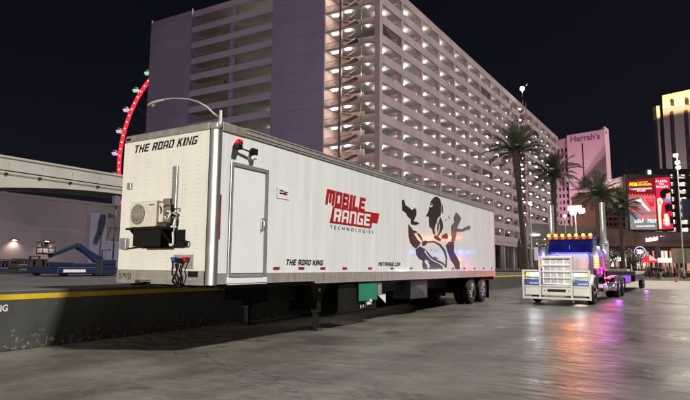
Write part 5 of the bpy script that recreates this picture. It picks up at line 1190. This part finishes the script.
def print_row(a, b, y0, y1, mn, sl=0.0, cell=1.1):
    n_ = int((b - a) / cell)
    for k in range(n_):
        x0_ = a + k * (b - a) / n_; w_ = (b - a) / n_ * 0.72; yy = y0 + sl * (x0_ - a); yb = y1 + sl * (x0_ - a); ym = (yy + yb) / 2; t_ = rnd.randrange(4)
        if t_ == 0: pts = rc(x0_, yy, x0_ + w_, yb)
        elif t_ == 1: pts = [(x0_, yy), (x0_ + w_, yy), (x0_ + w_, ym), (x0_ + w_ * .5, ym), (x0_ + w_ * .5, yb), (x0_, yb)]
        elif t_ == 2: pts = [(x0_, yy), (x0_ + w_ * .4, yy), (x0_ + w_ * .4, ym), (x0_ + w_, ym), (x0_ + w_, yb), (x0_, yb)]
        else: pts = [(x0_ + w_ * .3, yy), (x0_ + w_ * .8, yy), (x0_ + w_, yb), (x0_, yb)]
        it.append((mn, pts))
print_row(639, 649, 176.6, 177.6, 'scr_gold', -0.05); print_row(636.8, 652.8, 178.4, 180.6, 'scr_gold', -0.03, 1.3)
print_row(630, 652.6, 183.2, 185.0, 'scr_white', -0.045, 0.95); print_row(637, 646, 185.0, 186.5, 'scr_white', -0.04, 0.9)
print_row(633, 643, 214, 217.8, 'scr_white', -0.05, 2.3); print_row(646, 655.4, 213.6, 217.4, 'scr_white', 0, 2.3); print_row(634.5, 653, 220.3, 222, 'scr_white', -0.03, 1.2)
panel('left_screen', it, bb)
it = [('scr_red', [(656.3, 172.5), (671, 171.5), (671.8, 223), (657, 224)])]
print_row(657, 669, 174.7, 177, 'scr_white', -0.03, 1.9); print_row(660.6, 665.6, 177.6, 179.4, 'scr_white', 0, 1.6); print_row(657.2, 669.4, 180.2, 182.4, 'scr_white', -0.02, 1.9)
it += [('scr_black', [(660.5, 187), (663, 184), (668, 182.8), (671, 184.5), (671, 190), (667, 191), (664, 193), (661, 192)]), ('scr_tan', [(666.5, 188.5), (670.8, 187), (671, 195), (668.5, 196), (666, 193)]),
       ('scr_blue', [(664.3, 194.2), (671.2, 193.4), (671.3, 195.8), (664.8, 196.6)]), ('scr_cream', [(657.3, 193), (661, 192.3), (663.3, 195.5), (661, 201), (660, 211), (660.3, 223), (657.8, 223.4)]), ('scr_red', [(659, 196), (660.5, 195), (660, 200)]),
       ('scr_black', [(664, 200), (668, 198), (671.4, 199), (671.5, 206), (668, 205.5), (665.5, 208)]), ('scr_cream', [(663, 209), (666.5, 208), (668, 212), (668.3, 220), (664, 220.6)]), ('scr_black', [(668.6, 209), (671.6, 212), (671.7, 218), (669, 218)])]
print_row(662, 667.4, 214, 216, 'scr_white', 0, 1.3); print_row(662, 667.4, 217, 219, 'scr_white', 0, 1.3)
panel('right_screen', it, bb)

# street shops below
SD2 = 92; sq = facing(650, SD2); k9 = SD2 / CAM_F; xs9 = lambda px: (px - 650) * k9; z9 = lambda py: zz(py, SD2, 650)
shp = thing('street_shops', 'row of brown fronted street shops with lit windows below the billboard', 'shops', sq, ZR_)
mb = MB(); mb.box(xs9(596), xs9(770), 3, 16, 0, z9(226)); mb.build('wall', M['shop_brown'], shp)
mb = MB(); mb.box(xs9(596), xs9(770), 0, 3, z9(241), z9(227)); mb.build('fascia', M['shop_brown'], shp)
mb = MB(); mb.box(xs9(660), xs9(770), -0.5, -0.02, z9(235), z9(231.5)); mb.build('upper_ledge', M['dark_frame'], shp)
for px in (601, 612, 625, 638, 660, 662.8, 681, 697, 720, 745):
    mb = MB(); mb.box(xs9(px) - 0.2, xs9(px) + 0.2, 0.3, 0.8, 0, z9(241)); mb.build('column', M['dark_frame'], shp)
for (a, b, c, d, mn) in ((643, 656, 244, 252, 'shop_glass'), (658.5, 660, 246, 262, 'shop_glass_b'), (664.5, 672, 245, 252, 'shop_glass'), (672.5, 679.5, 245, 253, 'shop_glass_b'), (682, 690, 245, 268, 'shop_glass'), (626, 637, 247, 262, 'shop_glass'), (613, 624, 246, 262, 'shop_glass_b'), (602, 611, 246, 262, 'shop_glass'), (664, 680, 256, 268, 'shop_glass'), (642, 657, 256, 268, 'shop_glass_b'), (699, 718, 246, 266, 'shop_glass'), (722, 744, 246, 266, 'shop_glass_b')):
    mb = MB(); mb.box(xs9(a), xs9(b), 2.9, 2.99, z9(d), z9(c)); w_ = mb.build('shop_window', M[mn], shp)
    mb = MB(); n_ = max(1, int((b - a) / 4))
    for k in range(1, n_ + 1): mb.box(xs9(a + (b - a) * k / (n_ + 1)) - 0.05, xs9(a + (b - a) * k / (n_ + 1)) + 0.05, 2.85, 2.89, z9(d), z9(c))
    mb.build('mullion', M['dark_frame'], w_)
mb = MB()
for k in range(15): mb.box(xs9(648.5 + k * 1.25), xs9(648.5 + k * 1.25 + (0.95 if k % 4 else 0.6)), -0.12, -0.02, z9(236.6 - k * 0.18), z9(233.8 - k * 0.18 - (0.9 if k % 3 == 0 else 0)))
mb.build('shop_sign', M['sign_white'], shp)
# canopies and kiosk
M['canopy_red'] = glow('canopy_red', (1.0, 0.02, 0.03), 1.0, (0.5, 0.02, 0.02))
M['canopy_white'] = glow('canopy_white', (1.0, 0.93, 0.95), 1.5, (0.8, 0.8, 0.8))
def canopy(label, px, py0, py1, dep, wpx, m, peak=True):
    q = facing(px, dep); t = thing('canopy', label, 'canopy', q, ZR_); h0 = zz(py1, dep, px); h1 = zz(py0, dep, px); w2 = wpx * dep / CAM_F / 2
    mb = MB()
    if peak: mb.add([(-w2, -1.2, h0), (w2, -1.2, h0), (w2, 1.2, h0), (-w2, 1.2, h0), (-w2, -1.2, h0 + 0.3), (w2, -1.2, h0 + 0.3), (w2, 1.2, h0 + 0.3), (-w2, 1.2, h0 + 0.3), (0, 0, h1)], [(0, 1, 5, 4), (1, 2, 6, 5), (2, 3, 7, 6), (3, 0, 4, 7), (4, 5, 8), (5, 6, 8), (6, 7, 8), (7, 4, 8), (3, 2, 1, 0)])
    else: mb.hexa([(-w2, -1.2, h0), (w2, -1.2, h0), (w2, 1.2, h0), (-w2, 1.2, h0), (-w2, -1.2, h1 - 0.15), (w2, -1.2, h1 - 0.15), (w2 * 0.97, 1.2, h1), (-w2 * 0.97, 1.2, h1)])
    mb.build('roof', m, t)
    for (a, b) in ((-1, -1), (1, -1), (1, 1), (-1, 1)):
        mb = MB(); mb.tube([(a * (w2 - 0.05), b * 1.15, 0), (a * (w2 - 0.05), b * 1.15, h0)], 0.04, 6); mb.build('leg', M['pole_grey'], t)
    return t
canopy('glowing red peaked canopy above the crowd', 651, 249.5, 257.5, 86, 9, M['canopy_red'])
canopy('long white lit awning above the crowd right of the red canopy', 672, 252.5, 257, 88, 17, M['canopy_white'], False)
canopy('small white lit canopy behind the truck stack, left of the crowd', 619, 252, 256.5, 78, 8, M['canopy_white'])
q = facing(687, 84); ks_ = thing('ticket_kiosk', 'pale kiosk with yellow counter at the right edge of the photo', 'kiosk', q, ZR_)
M['kiosk'] = mat('kiosk_pale', (0.42, 0.36, 0.27), 0.7, var=0.1, scale=1)
mb = MB(); mb.box(-1.1, 1.2, 0, 1.6, zz(258, 84), zz(243, 84)); mb.build('header', M['kiosk'], ks_)
mb = MB(); mb.box(-1.0, 1.1, 0, 1.5, 0.75, 1.15); mb.build('counter', M['yellow'], ks_)
for xx in (-0.95, 1.05): mb = MB(); mb.box(xx - 0.06, xx + 0.06, 0.05, 0.2, 0, zz(258, 84)); mb.build('leg', M['white_vinyl'], ks_)

q = spot(641, 247, 82); nr = thing('ring_sign', 'round blue and violet lit ring sign on a post behind the crowd', 'sign', (q.x, q.y, 0), ZR_)
M['neon_blue'] = glow('neon_blue', (0.25, 0.35, 1.0), 1.0)
mb = MB(); mb.tube([(0.85 * math.cos(a), 0, q.z + 0.85 * math.sin(a)) for a in [i * math.pi / 14 for i in range(29)]], 0.07, 6); mb.build('ring', M['neon_blue'], nr)
mb = MB(); mb.box(-0.06, 0.06, -0.05, 0.05, 0, q.z - 0.85); mb.build('post', M['dark_frame'], nr)
mb = MB()
for i in range(4):
    for j in range(3):
        if (i + j) % 2 == 0: mb.box(-0.4 + i * 0.2, -0.2 + i * 0.2, -0.02, 0.02, q.z - 0.2 + j * 0.2, q.z + j * 0.2)
mb.build('ring_pattern', M['sign_white'], nr)
M['leaf'] = mat('street_tree_leaf', (0.06, 0.055, 0.032), 0.6, var=0.4, scale=0.6)
def small_tree(label, px, dep, h, cr, seed):
    rnd = random.Random(seed); q = spot(px, 265, dep); t = thing('street_tree', label, 'tree', (q.x, q.y, 0), 0, 'small trees before the shops')
    mb = MB(); tips = []
    mb.tube([(0, 0, 0), (0.05, 0, h * 0.2), (0, 0.05, h * 0.42)], [0.16, 0.12, 0.10], 8)
    for i in range(9):
        az = i * 2.4; e = Vector((math.cos(az) * cr * rnd.uniform(.4, .8), math.sin(az) * cr * rnd.uniform(.4, .8), h * rnd.uniform(.65, .95)))
        a_ = Vector((0, 0.05, h * rnd.uniform(.34, .42))); m_ = a_.lerp(e, .5) + Vector((0, 0, .2)); mb.tube([a_, m_, e], [0.06, 0.04, 0.015], 6); tips += [e, m_, a_.lerp(e, .75)]
    mb.build('trunk', M['palm_trunk'], t)
    mb = MB()
    for k in range(900):
        c = rnd.choice(tips) + Vector((rnd.gauss(0, .38), rnd.gauss(0, .38), rnd.gauss(0, .3))) * cr * .55
        u_ = Vector((rnd.gauss(0, 1), rnd.gauss(0, 1), rnd.gauss(0, 1))).normalized(); v_ = u_.orthogonal().normalized(); z_ = rnd.uniform(.08, .15)
        mb.add([c - u_ * z_, c + v_ * z_ * .5, c + u_ * z_, c - v_ * z_ * .5], [(0, 1, 2, 3)])
    mb.build('crown', M['leaf'], t)
small_tree('small leafy tree behind the rear of the truck', 611, 71, 4.2, 1.7, 3)
small_tree('small leafy tree at the left end of the crowd', 634, 80, 4.6, 1.8, 8)
# overpass / walkway in the middle distance
WD = 150; wq = facing(575, WD); kw = WD / CAM_F
wk = thing('elevated_walkway', 'grey elevated walkway with pale stripes behind the bright street lamp', 'walkway', wq, ZR_)
for i, (py, h) in enumerate(((219, 2.2), (227, 1.6), (236, 1.8))):
    z = zz(py, WD, 575); mb = MB(); mb.hexa([(-11, 2, z - h), (14, -6, z - h - 2.2), (14, -3, z - h - 2.2), (-11, 5, z - h), (-11, 2, z), (14, -6, z - 2.2), (14, -3, z - 2.2), (-11, 5, z)]); mb.build('deck', M['concrete'], wk)
for xx in (-9, -3, 4, 11): mb = MB(); mb.box(xx - 0.6, xx + 0.6, 0, 1.2, 0, zz(238, WD)); mb.build('column', M['concrete'], wk)
mb = MB(); mb.box(-11, -4, 1.2, 1.9, zz(231, WD), zz(229.5, WD)); mb.build('light_strip', M['sign_white'], wk)

# ------------------------------------------------------------------ flatbed trailer beyond the truck
fq = Z0 = spot(640, 279, 42)
fb = thing('flatbed_trailer', 'low white flatbed trailer with violet lit side parked behind the truck', 'flatbed trailer', (-2.35, 37.6, GZ), R(0))
M['violet_dim'] = glow('violet_panel', (0.45, 0.15, 1.0), 0.55, (0.2, 0.1, 0.3))
M['flat_white'] = mat('flatbed_white', (0.50, 0.46, 0.47), 0.35, var=0.1, scale=2)
mb = MB(); mb.box(-2.4, -0.05, 0, 9.0, 1.02, 1.2); mb.box(-2.4, -0.03, -0.08, -0.003, 0.98, 1.24); mb.build('deck', M['flat_white'], fb, bevel=0.02)
mb = MB(); mb.box(-2.35, -0.08, 0.1, 9.0, 0.62, 1.017); mb.build('side_rail', M['chassis'], fb)
mb = MB(); mb.box(-1.5, -0.3, 0.06, 0.09, 0.62, 0.98); mb.build('violet_light_panel', M['violet_dim'], fb)
mb = MB(); mb.box(-2.2, -0.5, 0.4, 2.6, 1.203, 1.36); mb.build('tarp_load', M['kiosk'], fb, bevel=0.05)
for y in (6.6, 8.0):
    for s, x in ((1, 0.0), (-1, -2.42)): wheel(fb, x, y, s, r=0.85)
lamp('POINT', 'violet_glow', (0.3, 4.0, 0.4), 12, (0.6, 0.15, 1.0), fb, 0.1)

# ------------------------------------------------------------------ people in the crowd
SKIN = [mat('skin_tone', c, 0.55, var=0.1, scale=20) for c in ((0.42, 0.25, 0.17), (0.30, 0.17, 0.11), (0.15, 0.08, 0.05))]
def cloth(name, c): return mat(name, c, 0.8, var=0.2, scale=8)
CL = {'black': cloth('black_cloth', (0.015, 0.015, 0.018)), 'navy': cloth('navy_cloth', (0.02, 0.03, 0.07)), 'white': cloth('white_cloth', (0.6, 0.58, 0.55)), 'red': cloth('red_cloth', (0.4, 0.03, 0.03)),
      'grey': cloth('grey_cloth', (0.15, 0.15, 0.16)), 'denim': cloth('denim_cloth', (0.05, 0.08, 0.15)), 'pink': cloth('pink_cloth', (0.5, 0.2, 0.22)), 'tan': cloth('tan_cloth', (0.3, 0.22, 0.14)), 'orange': cloth('orange_cloth', (0.6, 0.14, 0.05))}
HAIR = mat('dark_hair', (0.02, 0.014, 0.01), 0.6, var=0.2, scale=10)
def person(label, px, dep, h, shirt, legs, skin, pose, rz):
    q = spot(px, 265, dep); s = h / 1.75
    st = 0.16 if pose == 'walk' else 0.04; ar = {'stand': (0.05, 0.04), 'walk': (0.16, -0.16), 'phone': (0.22, 0.05)}[pose]
    J = {'pel': (0, 0, 0.95), 'spn': (0, 0.0, 1.15), 'chs': (0, 0.01, 1.35), 'nck': (0, 0, 1.5), 'hd1': (0, -0.02, 1.60), 'hd2': (0, -0.01, 1.70)}
    E = [('pel', 'spn'), ('spn', 'chs'), ('chs', 'nck'), ('nck', 'hd1'), ('hd1', 'hd2')]
    Rr = {'pel': .15, 'spn': .135, 'chs': .155, 'nck': .06, 'hd1': .088, 'hd2': .082}
    for sd, n_ in ((-1, 'l'), (1, 'r')):
        f = st * sd
        J.update({'hip' + n_: (.09 * sd, 0, .88), 'kne' + n_: (.1 * sd, -f * .7 - .01, .5), 'ank' + n_: (.1 * sd, -f * .9 + .04, .09), 'toe' + n_: (.11 * sd, -f * .9 - .13, .045)})
        Rr.update({'hip' + n_: .095, 'kne' + n_: .062, 'ank' + n_: .045, 'toe' + n_: .035})
        E += [('pel', 'hip' + n_), ('hip' + n_, 'kne' + n_), ('kne' + n_, 'ank' + n_), ('ank' + n_, 'toe' + n_)]
        a_ = ar[0] if sd < 0 else ar[1]
        if pose == 'phone' and sd > 0: el = (.26, -.1, 1.16); wr = (.14, -.32, 1.28); hn = (.10, -.38, 1.32)
        else: el = (.25 * sd, a_ * .3 + .03, 1.14); wr = (.27 * sd, -a_, .92); hn = (.27 * sd, -a_ - .03, .82)
        J.update({'sho' + n_: (.19 * sd, .01, 1.42), 'elb' + n_: el, 'wri' + n_: wr, 'hnd' + n_: hn}); Rr.update({'sho' + n_: .065, 'elb' + n_: .045, 'wri' + n_: .032, 'hnd' + n_: .034})
        E += [('chs', 'sho' + n_), ('sho' + n_, 'elb' + n_), ('elb' + n_, 'wri' + n_), ('wri' + n_, 'hnd' + n_)]
    names = list(J); me = bpy.data.meshes.new('figure'); me.from_pydata([tuple(c * s for c in J[n_]) for n_ in names], [(names.index(a), names.index(b)) for a, b in E], []); 
    o = bpy.data.objects.new('figure', me); COL.objects.link(o); sk = o.modifiers.new('skin', 'SKIN'); sk.use_smooth_shade = True
    for i, n_ in enumerate(names):
        v = me.skin_vertices[0].data[i]; v.radius = (Rr[n_] * s, Rr[n_] * s * (0.72 if n_ in ('chs', 'spn', 'pel') else 1)); v.use_root = (n_ == 'pel')
    ss = o.modifiers.new('sub', 'SUBSURF'); ss.levels = 1; ss.render_levels = 1
    dg = bpy.context.evaluated_depsgraph_get(); dg.update(); bm_ = bpy.data.meshes.new_from_object(o.evaluated_get(dg)); bpy.data.objects.remove(o)
    bm_.materials.clear()
    for m_ in (SKIN[skin], CL[shirt], CL[legs], CL['black']): bm_.materials.append(m_)
    for p in bm_.polygons:
        c = p.center / s; arm = abs(c.x) > .20 or (pose == 'phone' and c.y < -.2 and c.z > 1)
        if c.z < .11: k = 3
        elif c.z < .94 and not arm: k = 2
        elif c.z > 1.49: k = 0
        elif arm and (c.z < 1.12 or c.y < -.14): k = 0
        else: k = 1
        p.material_index = k; p.use_smooth = True
    t = bpy.data.objects.new('person', bm_); COL.objects.link(t); t.location = (q.x, q.y, GZ); t.rotation_euler = (0, 0, rz)
    tag(t, label, 'person', 'people standing before the shops')
    mb = MB(); mb.ball((0, 0.012 * s, 1.685 * s), 0.102 * s, 10, 0, 0.95); mb.build('hair', HAIR, t)
PEOPLE = [(636.5, 74, 1.78, 'black', 'black', 0, 'stand', 'person in all black standing nearest to the white flatbed trailer'),
 (640.2, 76, 1.72, 'navy', 'denim', 1, 'walk', 'person in navy top and jeans walking, second figure beside the flatbed'),
 (643.5, 78, 1.7, 'orange', 'black', 0, 'stand', 'person in bright orange top in the left part of the crowd'),
 (646.8, 74, 1.75, 'grey', 'denim', 0, 'phone', 'person in grey top and jeans looking at a hand held phone'),
 (650.5, 79, 1.68, 'red', 'black', 1, 'stand', 'person in red top standing under the red canopy'),
 (653.5, 75, 1.8, 'black', 'denim', 2, 'walk', 'person in black top and jeans walking before the red canopy'),
 (656.8, 72, 1.82, 'black', 'grey', 0, 'stand', 'tall person in black top and grey trousers at front of the crowd'),
 (659.5, 73, 1.74, 'navy', 'black', 1, 'stand', 'person in navy top and black trousers at front of the crowd'),
 (661.8, 72, 1.7, 'black', 'white', 0, 'walk', 'person in black top and white trousers right of the tall figure'),
 (665.5, 80, 1.72, 'navy', 'denim', 0, 'stand', 'person in navy top and jeans left under the white awning'),
 (669.0, 81, 1.75, 'grey', 'black', 2, 'walk', 'person in grey top and black trousers under the white awning'),
 (672.5, 80, 1.7, 'pink', 'grey', 0, 'stand', 'person in pink top and grey trousers under the white awning'),
 (676.0, 81, 1.78, 'black', 'black', 1, 'phone', 'person in black looking at a phone at the right of the awning'),
 (680.0, 80, 1.66, 'pink', 'pink', 0, 'walk', 'person dressed in pink walking beside the yellow kiosk counter'),
 (683.0, 83, 1.74, 'white', 'tan', 0, 'stand', 'person in white top and tan trousers next to the kiosk')]
for i, (px, dep, h, a, b, sk_, po, lab) in enumerate(PEOPLE): person(lab, px, dep, h, a, b, sk_, po, CAM_YAW + R((-70, 40, 160, 10, 95, -30, 180, 20)[i % 8]))
# traffic cone near the crowd
q = spot(677, 265, 58); cn = thing('traffic_cone', 'small orange traffic cone on the pavement in front of the crowd', 'traffic cone', (q.x, q.y, GZ))
mb = MB(); mb.lathe([(0.04, 0.13), (0.66, 0.03), (0.67, 0.001)], (0, 0, 0), 'z', 14); mb.build('cone', CL['orange'], cn)
mb = MB(); mb.box(-0.18, 0.18, -0.18, 0.18, 0.004, 0.04); mb.build('base', CL['orange'], cn)

# pale street paving that starts beyond the flatbed, and the lot light behind the camera
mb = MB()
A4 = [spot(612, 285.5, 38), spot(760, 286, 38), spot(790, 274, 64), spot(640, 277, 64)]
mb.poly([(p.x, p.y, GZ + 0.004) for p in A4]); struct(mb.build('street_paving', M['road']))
fl = thing('lot_floodlight', 'tall steel floodlight pole lighting the trailer front from the near side of the lot', 'floodlight', (-7.0, -54, 0))
mb = MB(); mb.tube([(0, 0, 0), (0, 0, 11.6)], [0.14, 0.08], 12); mb.build('pole', M['pole_grey'], fl)
mb = MB(); mb.box(-0.45, 0.45, -0.15, 0.1, 11.6, 12.0); mb.build('lamp_housing', M['pole_grey'], fl, bevel=0.03)
mb = MB(); mb.box(-0.4, 0.4, 0.1, 0.11, 11.65, 11.95); mb.build('lamp_lens', M['lamp_white'], fl)
lamp('SPOT', 'floodlight_beam', (0, 0.3, 11.8), 108000, (1.0, 0.93, 0.81), fl, 0.35, (0, 1, -0.05), 110, 0.7)
